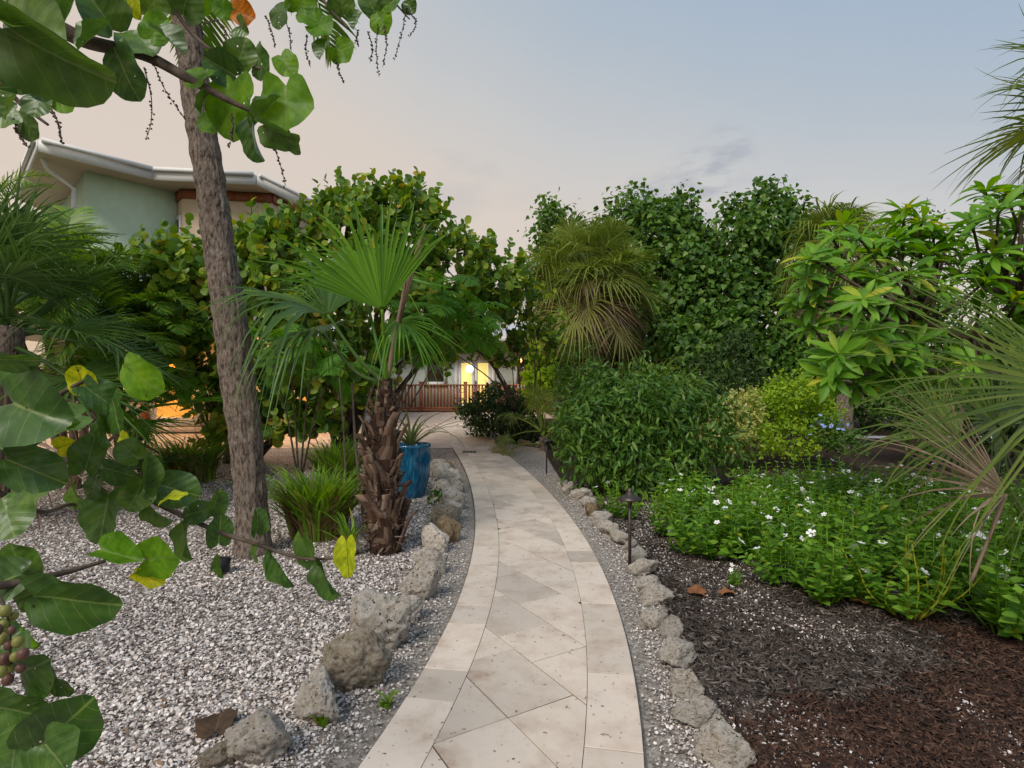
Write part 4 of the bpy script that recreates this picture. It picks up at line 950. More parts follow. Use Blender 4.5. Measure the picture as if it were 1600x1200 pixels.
sb = shrub('low bush with clusters of blue flowers under the right palm trunk', 1300, 704, [L3(1290,675,10.4,34,1,.7),L3(1320,690,10.2,28,1,.6)], 1600, T_oval, 0.07, L_shrub, clump=4)
PV = np.array([(0,0,0)] + [(math.cos(a)*(1 if k % 2 else 0.42), math.sin(a)*(1 if k % 2 else 0.42), 0.16 if k % 2 else 0.05) for k, a in enumerate(np.linspace(0, 2*np.pi, 10, endpoint=False))])
# rounder five petal flower: each petal a kite
PV = [(0,0,0)]; PF = []
for k in range(5):
    a = 2*math.pi*k/5; b = len(PV)
    for da, r, z in ((-0.52,0.72,0.08),(-0.25,1.0,0.14),(0.25,1.0,0.14),(0.52,0.72,0.08)): PV.append((math.cos(a+da)*r, math.sin(a+da)*r, z))
    PF += [(0,b,b+1),(0,b+1,b+2),(0,b+2,b+3)]
PV = np.array(PV); PF = np.array(PF)
fl_me = {m.name: mesh_np('flower', PV, PF, np.zeros(len(PF))) for m in (m_petal, m_pink, m_blue)}
def flower(pos, r, mat, root, tilt=0.5, name='flower'):
    o = link(name, fl_me[mat.name], mat, root, pos); o.scale = (r, r, r)
    o.rotation_euler = (random.gauss(0.35, tilt), random.gauss(0, tilt), random.uniform(0, 6)); return o
for k in range(26):
    q = P(random.gauss(1300, 16), random.gauss(664, 7), 9.9 + random.uniform(-.2,.2)); flower(q - sb.location, 0.035, m_blue, sb)

for i_, (a_, b_) in enumerate(((1275,'beside the right palm trunk'),(1400,'left of centre behind the plumeria'),(1520,'behind the palmetto fans'),(1640,'at the far right edge'))):
    shrub('tall background hedge bush ' + b_, a_, 668, [L3(a_,600,16.5,50),L3(a_+50,610,16.5,46),L3(a_-40,620,16.4,42),L3(a_+10,640,16.2,46),L3(a_+20,565,16.8,34)], 3600, T_oval, 0.16, (L_portia, L_shrub)[i_ % 2], clump=5, group='hedge bushes at the back right')
shrub('dark low bush behind the right hand palmetto fans', 1440, 712, [L3(1420,620,11,44),L3(1480,635,10.8,48),L3(1440,665,10.6,40),L3(1540,640,10.6,52)], 5200, T_oval, 0.10, L_shrub, clump=5)
shrub('dark bush at the right edge under the plumeria', 1580, 715, [L3(1600,620,10.2,60),L3(1560,665,10,44),L3(1650,650,10,60)], 4500, T_oval, 0.10, L_dkshrub, clump=5)

# grasses
TB_V, TB_F = [], []
for i, (f, wd) in enumerate([(0,.010),(.3,.012),(.55,.010),(.8,.006),(1,.0005)]): TB_V += [(-wd, 0.45*f*f, f - 0.28*f**3), (wd, 0.45*f*f, f - 0.28*f**3)]
TB_V = np.array(TB_V); TB_F = np.array([(2*i, 2*i+1, 2*i+3, 2*i+2) for i in range(4)])
def grass(label, px, py, wp, hp, n, dry=0.25):
    g = G(px, py); r = wp/2/FPX*g.y; h = hp/FPX*g.y; t = thing('grass_clump', label, 'grass', g, 'ornamental grass clumps')
    for nm, mt, m_, hs in (('blades', L_grass, int(n*(1-dry)), 1.0), ('dry_blades', L_dry, int(n*dry), 0.75)):
        if m_ < 1: continue
        a = rng.random(m_)*6.28; q = np.sqrt(rng.random(m_))*r*0.62; T = np.stack([q*np.cos(a), q*np.sin(a), np.zeros(m_)], 1)
        s = h*rng.uniform(0.55,1.2,m_)*hs; yaw = a + rng.normal(size=m_)*0.9; le = rng.uniform(0.7,2.2,m_)*(0.4+q/r)
        M = np.zeros((m_,3,3)); cy, sy = np.cos(yaw-np.pi/2), np.sin(yaw-np.pi/2)
        M[:,0,0] = cy*1.1; M[:,1,0] = sy*1.1; M[:,0,1] = -sy*s*le; M[:,1,1] = cy*s*le; M[:,2,2] = s
        V, F, rn = merge(TB_V, TB_F, M, T); stuff(mk(nm, V, F, mt, t, rnd=rn))
grass('large green grass clump beside the shaggy palm trunk', 497, 838, 130, 125, 900, 0.35)
grass('green grass clump behind the large one, left of the shaggy palm', 530, 760, 90, 90, 520, 0.15)
grass('distant grass clump left of the grey trunk', 298, 752, 110, 82, 800, 0.3)
g_ = grass('thin young grass tuft at the foot of the shaggy palm', 545, 868, 40, 85, 40, 0.2)
grass('tiny grass tuft in the sandy verge beside the near path tiles', 604, 1104, 26, 26, 14, 0.0)
grass('tiny weed tuft before the second rock in the left row', 505, 1132, 30, 30, 20, 0.1)
shrub('tiny green seedling on the shells beside the left rock row', 680, 792, [L3(680,776,6.75,9)], 60, T_oval, 0.06, L_shrub, twigs=6)

# ---- grey leaning trunk at the left
g = G(396, 868); tk = thing('tall_palm_tree', 'tall palm with thick grey leaning trunk on the shell bed', 'palm', g)
ax_px = [(396,872,5.08,80),(394,800,5.08,62),(386,700,5.08,62),(372,600,5.1,66),(356,480,5.1,62),(342,380,5.12,58),(328,280,5.12,58),(312,180,5.15,56),(300,90,5.15,52),(286,0,5.18,50),(268,-120,5.2,48),(245,-260,5.25,44)]
cp = [P(a,b,c) for a,b,c,_ in ax_px]; rad = [r*.74/2/FPX*c for _,_,c,r in ax_px]; cp[0].z = -0.05
cv = bez(cp, 24); rd = np.interp(np.linspace(0, 1, len(cv)), np.linspace(0, 1, len(rad)), rad)
NS = 72; V, F = tube(cv, rd, NS); cidx = np.repeat(np.arange(len(cv)), NS)
for i in range(len(cv) * NS):
    c_ = cv[cidx[i]]; dv = V[i] - c_; rr_ = np.linalg.norm(dv); u = dv / rr_; a = math.atan2(u[1], u[0])
    q = Vector((math.cos(a)*6, math.sin(a)*6, c_[2]*2.2)); f = noise.noise(q) * 0.012 + noise.noise(Vector((math.cos(a)*15, math.sin(a)*15, c_[2]*5))) * 0.010 + 0.006*noise.noise(Vector((math.cos(a)*30, math.sin(a)*30, c_[2]*14)))
    f += 0.004 * math.sin(c_[2]*26 + 2*noise.noise(Vector((u[0]*2, u[1]*2, c_[2]*3)))) + 0.010*noise.noise(Vector((u[0], u[1], c_[2]*0.9)))
    V[i] = c_ + u * (rr_ + f)
o = mk('trunk', V, F, m_bark, tk, smooth=True); o.location = -tk.location
# its crown, above the frame
fm = [feather_frond(R(e_), 2.6, 36, 1.5, 0.24, seed=s_) for e_, s_ in ((65,1),(35,2),(5,3))]
top = cv[-1]
for k in range(14):
    o = link('frond', fm[k % 3], L_areca, tk, Vector(top) - tk.location); o.rotation_euler = (0, 0, k*2.4)

# ---- young fan palm with shaggy trunk
g = G(603, 862); yp = thing('fan_palm', 'young fan palm with shaggy brown trunk in the shell bed', 'palm', g)
D0 = g.y
def pr(px, py, dd=0.0): return np3(P(px, py, D0 + dd))
core = bez([pr(603,866), pr(600,800), pr(596,720), pr(598,660), pr(602,615), pr(604,590)], 8); core[0][2] = -0.03
mcore = MB(); mcore.tube(core, [0.145,0.145,0.135,0.11,0.07,0.045], 20); o = mcore.build('trunk', m_fibre, yp, True); o.location = -yp.location
def boot_mesh(seed):
    r_ = random.Random(seed); V = []; st = [(0,0.085,0),(0.25,0.075,0.02),(0.55,0.05,0.045),(0.8,0.044,0.075),(1.0,0.040+r_.uniform(-.006,.006),0.10+r_.uniform(0,.04))]
    for t, wd, out_ in st:
        z = t*0.30
        V += [(-wd, out_-0.012, z), (-wd*0.5, out_+0.012, z), (0, out_+0.020, z+0.008*r_.random()), (wd*0.5, out_+0.012, z), (wd, out_-0.012, z), (0, out_-0.022, z)]
    F = [(j*6+k, j*6+(k+1)%6, (j+1)*6+(k+1)%6, (j+1)*6+k) for j in range(4) for k in range(6)]
    V = np.array(V); V[:,0] += 0.012*np.sin(V[:,2]*20+seed)
    return mesh_np('leaf_base', V, [np.array(F), np.array([[24,25,26,27,28,29]])], [r_.random()*0.999 for _ in range(25)])
bm_ = [boot_mesh(k) for k in range(5)]
NB = 60
for k in range(NB):
    f = (k + 0.5) / NB; z = 0.02 + 1.42 * f; a = k*2.39996 + random.gauss(0, .08); i = np.searchsorted(core[:,2], z); c_ = core[min(i, len(core)-1)]
    rr_ = np.interp(f, [0, .3, .6, .85, 1], [0.118, 0.118, 0.105, 0.06, 0.03]); s_ = np.interp(f, [0, .5, .8, 1], [1.1, .95, .7, .6]) * random.uniform(.8, 1.2)
    o = link('leaf_base', bm_[k % 5], m_boot, yp, Vector((c_[0] + rr_*math.cos(a), c_[1] + rr_*math.sin(a), z)) - yp.location)
    o.rotation_euler = (random.gauss(-0.05, 0.09), random.gauss(0, 0.13), a - math.pi/2); o.scale = (s_*random.uniform(.95,1.45), s_*.8, s_*random.uniform(.8,1.3))
TH_V = np.array([(-.5,0,0),(.5,0,0),(.4,.06,.5),(-.4,.06,.5),(0,.2,1)]) ; TH_F = np.array([(0,1,2),(0,2,3),(3,2,4)])
n = 900; f = rng.random(n); a = rng.random(n)*6.28; z = 0.05 + 1.42*f; rr_ = np.interp(f, [0,.4,.7,1], [0.15,0.15,0.11,0.04]); i = np.clip(np.searchsorted(core[:,2], z), 0, len(core)-1)
T = np.stack([core[i,0]+rr_*np.cos(a), core[i,1]+rr_*np.sin(a), z], 1); d = nrm(np.stack([np.cos(a)*.5, np.sin(a)*.5, rng.normal(size=n)*.5+.15], 1) + rng.normal(size=(n,3))*.5)
M = frames(d, nrm(np.stack([np.cos(a), np.sin(a), np.zeros(n)], 1) + rng.normal(size=(n,3))*.3), np.stack([rng.uniform(.006,.016,n), rng.uniform(.08,.2,n), rng.uniform(.05,.12,n)], 1))
V, F, rn = merge(TH_V, TH_F, M, T); o = mk('trunk_fibres', V, F, m_boot, yp, rnd=rn); o.location = -yp.location; stuff(o)
def yfrond(base, hub, axis, normal, Rr, mat, mid=None, **kw):
    base, hub = np3(base), np3(hub); m = MB(); pts = [base, np3(mid), hub] if mid is not None else [base, (base+hub)/2, hub]
    m.tube(bez(pts, 8), [0.024, 0.012], 6, r=0.3); V, F = fan(hub, axis, normal, Rr, **kw)
    m.add(V, F, np.repeat(rng.random(len(F)//10), 10)); o = m.build('frond', mat, yp); o.location = -yp.location
tp = pr(604, 600)
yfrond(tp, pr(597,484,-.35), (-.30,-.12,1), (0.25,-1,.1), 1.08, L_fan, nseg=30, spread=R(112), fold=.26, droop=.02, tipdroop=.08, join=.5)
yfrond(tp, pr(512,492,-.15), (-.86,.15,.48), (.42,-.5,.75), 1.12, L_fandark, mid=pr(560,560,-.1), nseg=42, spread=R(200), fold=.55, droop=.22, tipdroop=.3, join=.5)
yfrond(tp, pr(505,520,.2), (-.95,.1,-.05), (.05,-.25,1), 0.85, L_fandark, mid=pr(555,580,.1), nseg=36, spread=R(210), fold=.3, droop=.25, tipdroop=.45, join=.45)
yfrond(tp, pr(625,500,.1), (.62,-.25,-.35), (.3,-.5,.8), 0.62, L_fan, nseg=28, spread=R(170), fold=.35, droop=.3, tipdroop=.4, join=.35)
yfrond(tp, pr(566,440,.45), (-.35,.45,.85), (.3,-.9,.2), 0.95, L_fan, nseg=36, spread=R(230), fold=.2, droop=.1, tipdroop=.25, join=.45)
sp_ = MB(); sp_.tube(bez([tp, pr(618,520), pr(640,430,.05), pr(664,352,.05)], 8), [.018,.02,.026,.004], 6, r=.2)
for k in range(9): sp_.tube([pr(622+k%3*2,505), pr(640+random.uniform(-7,7),430), pr(662+random.uniform(-9,8),362+random.uniform(-6,30))], [.008,.010,.002], 4)
o = sp_.build('folded_dead_frond', L_dead, yp); o.location = -yp.location
sm = MB()
for a in ([(760,790),(745,690),(712,640)],): pass
sm.tube(bez([pr(572,840,.8), pr(556,700,.8), pr(550,600,.8)], 6), [.02,.008], 6); sm.tube(bez([pr(560,720,.8), pr(572,640,.8), pr(588,590,.8)], 6), [.014,.006], 6); sm.tube(bez([pr(542,780,.9), pr(536,660,.9), pr(530,590,.9)], 6), [.012,.006], 6)
rt = thing('bare_sapling', 'bare grey sapling stems behind the shaggy palm trunk', 'sapling', G(562, 800)); o = sm.build('stems', m_twig, rt, True); o.location = -rt.location

# ---- feathery small tree behind the fan palm
def feathery(label, base, tips, L, n):
    t = thing('feathery_tree', label, 'tree', base, 'feathery leaved trees')
    m = MB()
    for q in tips: m.tube(bez([np3(base), np3(base)*.5+np3(q)*.5+np.array([0,0,.25]), np3(q)], 6), [.018,.008], 5)
    o = m.build('trunk', m_branch, t, True); o.location = -t.location
    mm = [feather_frond(R(e_), L, 24, .8, .30, seed=40+k, vee=.05, width=.028) for k, e_ in enumerate((25, 5, -15))]
    for q in tips:
        for k in range(n):
            o = link('frond', mm[k % 3], L_fern, t, Vector(q) + Vector((random.gauss(0,.15), random.gauss(0,.15), random.gauss(0,.12))) - t.location); o.rotation_euler = (random.gauss(0,.2), random.gauss(0,.3), k*2.4 + random.random()); o.scale = (random.uniform(.8,1.2),)*3
feathery('feathery leaved small tree right of the fan palm crown', G(590,735), [P(690,480,9.3),P(740,495,9.4),P(650,500,9.2),P(715,465,9.6),P(670,525,9.1)], 0.75, 9)
feathery('feathery leaved small tree between the grey trunk and the fan palm', G(468,765), [P(450,540,7.6),P(490,560,7.6),P(425,570,7.8),P(520,575,7.8)], 0.6, 8)

# ---- cabbage palms
def cabbage(label, base, crown, Rr, pet, n_green, n_yel, n_dead, tr=0.17, group='cabbage palms', stiff=1.0, green=None, nseg=30, name='cabbage_palm'):
    t = thing(name, label, 'palm', base, group); crown = Vector(crown)
    m = MB(); V, F = tube(bez([Vector(base)+Vector((0,0,-.1)), (Vector(base)+crown)/2, crown], 14), [tr*1.1, tr, tr*1.15], 20)
    for i in range(len(V)):
        V[i] += nrm(V[i]-np.array([base[0], base[1], V[i][2]]))*0.03*noise.noise(Vector(V[i])*9)
    m.add(V, F); o = m.build('trunk', m_bark, t, True); o.location = -t.location
    kw = dict(nseg=nseg, spread=R(235), join=.33)
    gm = [fan_frond(R(e_), pet*random.uniform(.85,1.15), Rr*random.uniform(.85,1.1), droop=.14*stiff, tipdroop=random.uniform(.2,.5)*stiff, sag=.25*stiff, fold=random.uniform(.1,.5), **kw) for e_ in (82, 66, 50, 38, 26, 14, 2, -10)]
    ym = [fan_frond(R(e_), pet*random.uniform(.95,1.15), Rr, droop=.2*stiff, tipdroop=random.uniform(.35,.6)*stiff, sag=.35*stiff, fold=random.uniform(.2,.6), **kw) for e_ in (-8, -22, -34)]
    dm = [fan_frond(R(e_), pet*.85, Rr*.9, droop=.2, tipdroop=.3, sag=.3, nseg=22, spread=R(150), join=.25, fold=.7) for e_ in (-40, -54, -68)]
    k = 0
    for cnt, ms, mt in ((n_green, gm, green or L_sabal), (n_yel, ym, L_sabaly), (n_dead, dm, L_dead)):
        for j in range(cnt):
            o = link('frond' if mt is not L_dead else 'dead_frond', ms[j % len(ms)], mt, t, crown - t.location + Vector((0,0,random.uniform(-.2,.2)-(.25 if mt is L_dead else 0))))
            o.rotation_euler = (random.gauss(0,.14), random.gauss(0,.2), k*2.39996 + random.gauss(0,.2)); o.scale = (random.uniform(.85,1.12),)*3; k += 1
    return t
DC = 16.5
cabbage('full cabbage palm with hanging yellowed skirt at the centre back', Vector((P(925,660,DC).x, DC, float(gz(DC)))), P(922,440,DC), 1.2, 1.3, 64, 16, 16, .21, stiff=.75)
cabbage('distant cabbage palm crown above the plumeria, trunk beside the lime bush', Vector((P(1322,660,12.5).x, 12.5, 0.1)), P(1312,392,12.5), 0.9, 0.7, 24, 8, 10, .15)
cabbage('cabbage palm at the top right corner, mostly outside the frame', Vector((7.75, 6.8, 0)), Vector((7.75, 6.8, 5.1)), 1.0, 0.95, 30, 4, 4, .16, stiff=.5)
cabbage('stemless palmetto beside the cabbage palm behind the glossy bush', Vector((P(1025,660,13.5).x, 13.5, 0.12)), Vector((P(1025,590,13.5).x, 13.5, 0.9)), 1.0, .75, 22, 7, 0, .12, group='palmettos')
cabbage('slim palmetto at the path bend behind the farthest rocks', Vector((P(848,690,13).x, 13, .1)), Vector((P(848,655,13).x, 13, .38)), 0.62, 0.95, 14, 2, 0, .07, group='palmettos')
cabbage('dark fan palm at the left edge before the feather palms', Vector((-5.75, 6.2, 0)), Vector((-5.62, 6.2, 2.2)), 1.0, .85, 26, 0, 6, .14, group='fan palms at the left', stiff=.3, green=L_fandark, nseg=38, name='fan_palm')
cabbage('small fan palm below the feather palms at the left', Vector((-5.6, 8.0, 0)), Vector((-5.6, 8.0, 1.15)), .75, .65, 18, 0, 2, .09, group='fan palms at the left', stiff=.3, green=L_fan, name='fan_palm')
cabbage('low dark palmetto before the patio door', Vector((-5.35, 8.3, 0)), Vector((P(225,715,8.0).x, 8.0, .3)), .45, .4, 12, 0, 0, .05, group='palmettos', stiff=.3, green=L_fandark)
# ---- feather palms at the left
def feather_palm(label, base, stems, L, n):
    t = thing('feather_palm', label, 'palm', base, 'feather palms')
    ms = [feather_frond(R(e_), L, 40, c_, .30, seed=20+k) for k, (e_, c_) in enumerate(((78,1.3),(58,1.5),(35,1.4),(15,1.2),(-10,.9)))]
    m = MB()
    for q in stems: m.tube(bez([np3(base)+rng.normal(size=3)*.1*np.array([1,1,0]), (np3(base)+np3(q))/2, np3(q)], 6), [.06,.045], 8)
    o = m.build('stems', m_twig, t, True); o.location = -t.location
    for q in stems:
        for k in range(n):
            o = link('frond', ms[k % 5], L_areca, t, Vector(q) - t.location); o.rotation_euler = (random.gauss(0,.08), random.gauss(0,.1), k*2.39996+random.random()); o.scale = (random.uniform(.8,1.15),)*3
feather_palm('clump of feather palms below the mint house at the left', Vector((-6.6,8.4,0)), [P(105,440,8.6),P(185,500,8.8),P(55,430,8.8),P(150,560,8.4),P(20,500,8.2),P(215,540,9)], 1.55, 13)
feather_palm('feather palm beside the house corner at the far left edge', Vector((-9.3,10,0)), [P(-30,370,10.3),P(30,450,10)], 1.7, 13)

# ---- plumeria at the right
pb_ = Vector((5.35, 5.6, 0)); pl = thing('plumeria_tree', 'bright green plumeria with whorled leaves at the right', 'tree', pb_)
whorls = [(1268,405,5.2),(1262,432,5.2),(1275,470,5.1),(1270,512,5.1),(1345,375,5.3),(1400,375,5.2),(1412,330,5.3),(1330,425,5.4),(1370,440,5.2),(1480,370,5.2),(1450,400,5.4),(1520,355,5.2),(1560,330,5.2),(1590,355,5.1),(1575,310,5.3),(1320,480,5.3),(1400,480,5.4),(1360,520,5.2),(1310,555,5.2),(1390,540,5.3),(1450,470,5.3),(1500,430,5.2),(1300,590,5.3),(1340,600,5.4),(1550,400,5.3),(1600,420,5.2),(1530,480,5.4),(1430,540,5.5),(1480,520,5.5),(1290,450,5.4),(1420,430,5.0),(1580,470,5.4),(1640,350,5.4),(1660,420,5.6),(1250,470,5.6),(1350,560,5.6),(1460,600,5.6),(1305,520,5.5),(1440,350,5.4),(1540,440,5.1),(1500,560,5.6),(1560,540,5.6),(1380,400,5.5),(1600,300,5.3),(1470,450,5.0),(1350,470,5.0),(1410,600,5.7),(1540,300,5.3),(1600,520,5.5)]
whorls += [(random.uniform(1290,1620), random.uniform(330,590), random.uniform(5.2,6.1)) for _ in range(30)]
bm2 = MB(); fork = [P(1630,600,5.6), P(1520,520,5.5), P(1590,470,5.4), P(1430,500,5.5), P(1400,580,5.6)]
bm2.tube(bez([pb_, (5.3,5.6,.7), fork[0]], 6), [.09,.07], 10)
for f_ in fork[1:]: bm2.tube(bez([fork[0], (fork[0]+f_)/2+Vector((.05,0,.05)), f_], 5), [.045,.028], 8)
PT, D, NN, S = [], [], [], []
for a in whorls:
    q = P(a[0], a[1], a[2] + random.uniform(-.25,.25)); f_ = min(fork, key=lambda k: (k-q).length); md = (f_+q)/2 + Vector((random.gauss(0,.08), random.gauss(0,.08), -.1))
    bm2.tube(bez([f_, md, q], 5), [.018,.012], 6)
    axis = nrm(np3(q-md) + np.array([0,-.15,.35])); x = nrm(np.cross(axis, [0.3,1,0.2])); yv = np.cross(axis, x)
    for k in range(20):
        an = k*2.39996; el = random.uniform(-.2,1.0)
        dd = nrm((x*math.cos(an)+yv*math.sin(an))*math.cos(el) + axis*math.sin(el)); PT.append(np3(q)+axis*random.uniform(-.06,.04)); D.append(dd); NN.append(nrm(axis*1.0 - dd*.2 + rng.normal(size=3)*.2)); S.append(random.uniform(.14,.30))
o = bm2.build('trunk', m_branch, pl, True); o.location = -pl.location
split_leaves(*T_plum, frames(np.array(D), np.array(NN), np.array(S)), np.array(PT), pl, L_plum, 300, cellpx=9)

# ---- palmetto at the right edge
pm = thing('palmetto', 'palmetto with long narrow green fans at the right edge', 'palm', Vector((3.75, 3.7, 0)))
def pfrond(name, hub, axis, normal, Rr, mat, base=None, root=pm, **kw):
    m = MB(); hub = np3(hub); base = np3(base if base is not None else root.location); pr_ = kw.pop('pr', .018)
    m.tube(bez([base, (base+hub)/2+np.array([.05,0,.12]), hub], 8), [pr_, pr_*.55], 6, r=.4); V, F = fan(hub, axis, normal, Rr, **kw); m.add(V, F, np.repeat(rng.random(len(F)//10), 10))
    o = m.build(name, mat, root); o.location = -root.location; return o
pfrond('frond', P(1690,610,3.2), (-.95,.0,.26), (.22,-.80,.5), 1.62, L_palmetto, nseg=34, spread=R(112), join=.25, fold=.10, droop=.05, tipdroop=.04, wid=1.0)
pfrond('frond', P(1560,668,4.1), (-.55,.1,.75), (.3,-.8,.5), .9, L_palmetto, nseg=34, spread=R(230), join=.3, fold=.2, droop=.06, tipdroop=.12)
pfrond('frond', P(1625,640,3.7), (-.35,.2,.9), (.2,-.9,.3), .85, L_palmetto, nseg=30, spread=R(220), join=.3, fold=.2, droop=.06, tipdroop=.1)
pfrond('frond', P(1500,690,4.6), (-.9,.1,.3), (.2,-.7,.7), .95, L_palmetto, nseg=32, spread=R(210), join=.3, fold=.2, droop=.06, tipdroop=.15)
pfrond('frond', P(1470,660,5.2), (-.5,.1,.8), (.2,-.8,.5), .8, L_palmetto, nseg=30, spread=R(230), join=.3, fold=.2, droop=.06, tipdroop=.15)
pfrond('dead_frond', P(1573,772,3.1), (-.80,.1,.50), (.45,-.75,.5), .86, L_deadfan, base=P(1517,910,3.15), nseg=34, spread=R(128), join=.3, fold=.12, droop=.04, tipdroop=.07, pr=.010, wid=.8)
pfrond('frond', P(1660,760,3.4), (-.2,.1,.95), (.3,-.9,.2), .8, L_palmetto, nseg=28, spread=R(240), join=.3, fold=.2, droop=.1, tipdroop=.2)
st_ = MB(); st_.tube([(3.75,3.7,-.05),(3.76,3.7,.2)], [.08,.06], 12); o = st_.build('stem', m_fibre, pm, True); o.location = -pm.location

# ---- periwinkle bed
def vinca_mesh(seed):
    r_ = np.random.default_rng(seed); m = MB(); D = []; PT = []; NN = []; S = []; tips = []
    for k in range(13):
        a = r_.random()*6.28; le = r_.uniform(.05,.85); h = r_.uniform(.16,.46); end = np.array([math.cos(a)*le*h*.9, math.sin(a)*le*h*.9, h*(1-.3*le)])
        b = np.array([math.cos(a)*.04, math.sin(a)*.04, 0]); mid = (b+end)/2 + np.array([math.cos(a)*.03, math.sin(a)*.03, -.01]); pts = bez([b, mid, end], 5); m.tube(pts, [.005,.003], 4, r=.2); tips.append(end)
        for j in range(11):
            f = .22 + .78*j/10; q = pts[min(int(f*10), 10)]; ax = nrm(end - mid)
            for s_ in (0, math.pi):
                an = j*1.57 + s_ + r_.normal()*.3; x = nrm(np.cross(ax, [.2,.9,.1])); yv = np.cross(ax, x)
                D.append(nrm(x*math.cos(an)+yv*math.sin(an) + ax*.55)); PT.append(q); NN.append(nrm(ax + r_.normal(size=3)*.25)); S.append(r_.uniform(.045,.075)*(1-.35*f*f))
    V, F, rn = merge(*T_oval, frames(np.array(D), np.array(NN), np.array(S)), np.array(PT), r_.random(len(PT))); m.add(V, F, rn)
    return m.mesh('foliage'), tips
vm = [vinca_mesh(k) for k in range(6)]
front = [(1.35,6.3),(1.48,5.5),(1.66,4.7),(1.92,3.95),(2.3,3.5),(3.3,3.25),(4.2,3.3)]
fx = [a for a, _ in front]; fy = [b for _, b in front]
fr_n = 0; placed = 0; vl = 'white flowering periwinkle plant massed in the mulch bed'
yv_ = 3.1
while yv_ < 8.2:
    xv = 1.3
    while xv < min(yv_*0.98, 6.0):
        x = xv + random.uniform(-.13,.13); y = yv_ + random.uniform(-.13,.13); xv += .40
        if y < np.interp(x, fx, fy) or (y > 6.3 + 0.55*(x-1.3) + .2) or y > 8: continue
        k = random.randrange(6); t = thing('periwinkle_plant', vl, 'plant', (x, y, float(gz(y))), 'white periwinkle plants in the mulch bed')
        s_ = random.uniform(1.0,1.35) * (1 + .32*noise.noise(Vector((x*1.3, y*1.3, 5)))) + (.35 if random.random() < .14 else 0); o = link('foliage', vm[k][0], L_vinca, t); o.scale = (s_*1.08, s_*1.08, s_); rz = random.uniform(0, 6.28); o.rotation_euler = (0, 0, rz); stuff(o)
        if y < np.interp(x, fx, fy) + .34 and x < y*.93 and fr_n < 14:
            t['label'] = 'front edge white periwinkle plant, ' + ORD[fr_n].replace('nearest', 'first') + ' nearest the camera'; fr_n += 1
        Rz = Matrix.Rotation(rz, 3, 'Z')
        for e_ in random.sample(vm[k][1], random.choice([2,3,4,5])): flower(Rz @ Vector(e_)*s_ + Vector((0,0,.012)), random.uniform(.026,.036), m_petal, t, .35)
        placed += 1
    yv_ += .42
for px_i, py_i, d_, lb in ((1143,790,5.3,'pink'),(1333,800,4.4,'pink')):
    q = P(px_i, py_i, d_); t = thing('pink_flower', 'single pink periwinkle bloom ' + ('at the left of the white flowering bed' if px_i < 1200 else 'in the middle of the white flowering bed'), 'flower', (q.x, q.y, 0))
    s_ = MB(); s_.tube([(0,0,0),(0,0,q.z)], .003, 4); s_.build('stem', L_vinca, t); flower(Vector((0,0,q.z)), .024, m_pink, t)
for x, y, lb in ((G(1150,915).x, G(1150,915).y, 'small stray periwinkle seedling alone on the mulch near the fallen red leaves'),):
    t = thing('periwinkle_plant', lb, 'plant', (x, y, 0)); o = link('foliage', vm[0][0], L_vinca, t); o.scale = (.4,.4,.35); stuff(o); flower(Vector((-.05,-.03,.13)), .018, m_petal, t); flower(Vector((-.01,.06,.14)), .018, m_petal, t)

# ================================================================== FOREGROUND SEA GRAPE
BL = [big_leaf(1), big_leaf(2, .05, .45, .25), big_leaf(3, .08, .12, .35, .2), big_leaf(4, .1, .7, .2), big_leaf(5, .04, .05, -.25)]
KM = {'d': L_fgdark, 'b': L_fgbright, 'y': L_fgyellow, 'o': L_fgorange}
BM = {}
def fleaf(root, px, py, d, lp, ang, kind='d', tx=0.0, ty=0.0, var=None, wr=1.0):
    """leaf centred on a point: length lp px, tip heading ang (deg, 0 right, 90 up), tx turns about its length, ty pitches the tip away"""
    var = random.randrange(5) if var is None else var
    if (var, kind) not in BM:
        V, F, uv = BL[var]; BM[(var, kind)] = mesh_np('leaf', V - np.array([0, .44, 0]), F, np.full(sum(len(f) for f in F), .3), uv, True); BM[(var, kind)].materials.append(KM[kind])
    L = lp * (.9 if root is lg else 1.0) / FPX * d; a = R(ang); y = Vector((math.cos(a), 0, math.sin(a))); z = Vector((0, -1, 0)); x = y.cross(z)
    M = Matrix((x, y, z)).transposed() @ Matrix.Rotation(R(tx), 3, 'Y') @ Matrix.Rotation(R(ty), 3, 'X')
    o = link('leaf', BM[(var, kind)], None, root); M4 = M.to_4x4() @ Matrix.Diagonal((L*wr, L, L, 1)); M4.translation = P(px, py, d) - root.location; o.matrix_basis = M4
    return P(px, py, d) + M @ Vector((0, -.42*L, 0))
def fbranch(root, pts, r0, r1, name='branch', mat=None):
    m = MB(); m.tube(bez([P(*p) for p in pts], 7), [r0, r1], 8); o = m.build(name, mat or m_branch, root, True); o.location = -root.location
def raceme(root, pts, nb=26, r=.0035):
    m = MB(); c = bez([P(*p) for p in pts], 10); m.tube(c, [.0022,.0012], 5)
    for k in range(nb):
        q = c[int((k+.5)/nb*(len(c)-1))] + rng.normal(size=3)*.003; V, F = tube([q+[0,0,-r], q+[0,0,-r*.4], q+[0,0,r*.4], q+[0,0,r]], [r*.3, r, r, r*.3], 5); m.add(V, F)
    o = m.build('flower_spike', m_branch, root, True); o.location = -root.location
lg = None
ug = thing('sea_grape_tree', 'overhanging sea grape branches with large round leaves at the top left', 'tree', Vector((-3.4, 1.9, 0)))
fbranch(ug, [(-700,1000,2.0),(-560,500,2.0),(-300,120,1.9),(-60,10,1.85),(60,32,1.9),(140,66,1.95),(225,86,2.0),(300,126,2.0),(360,158,2.0),(402,178,2.0)], .05, .006, 'trunk')
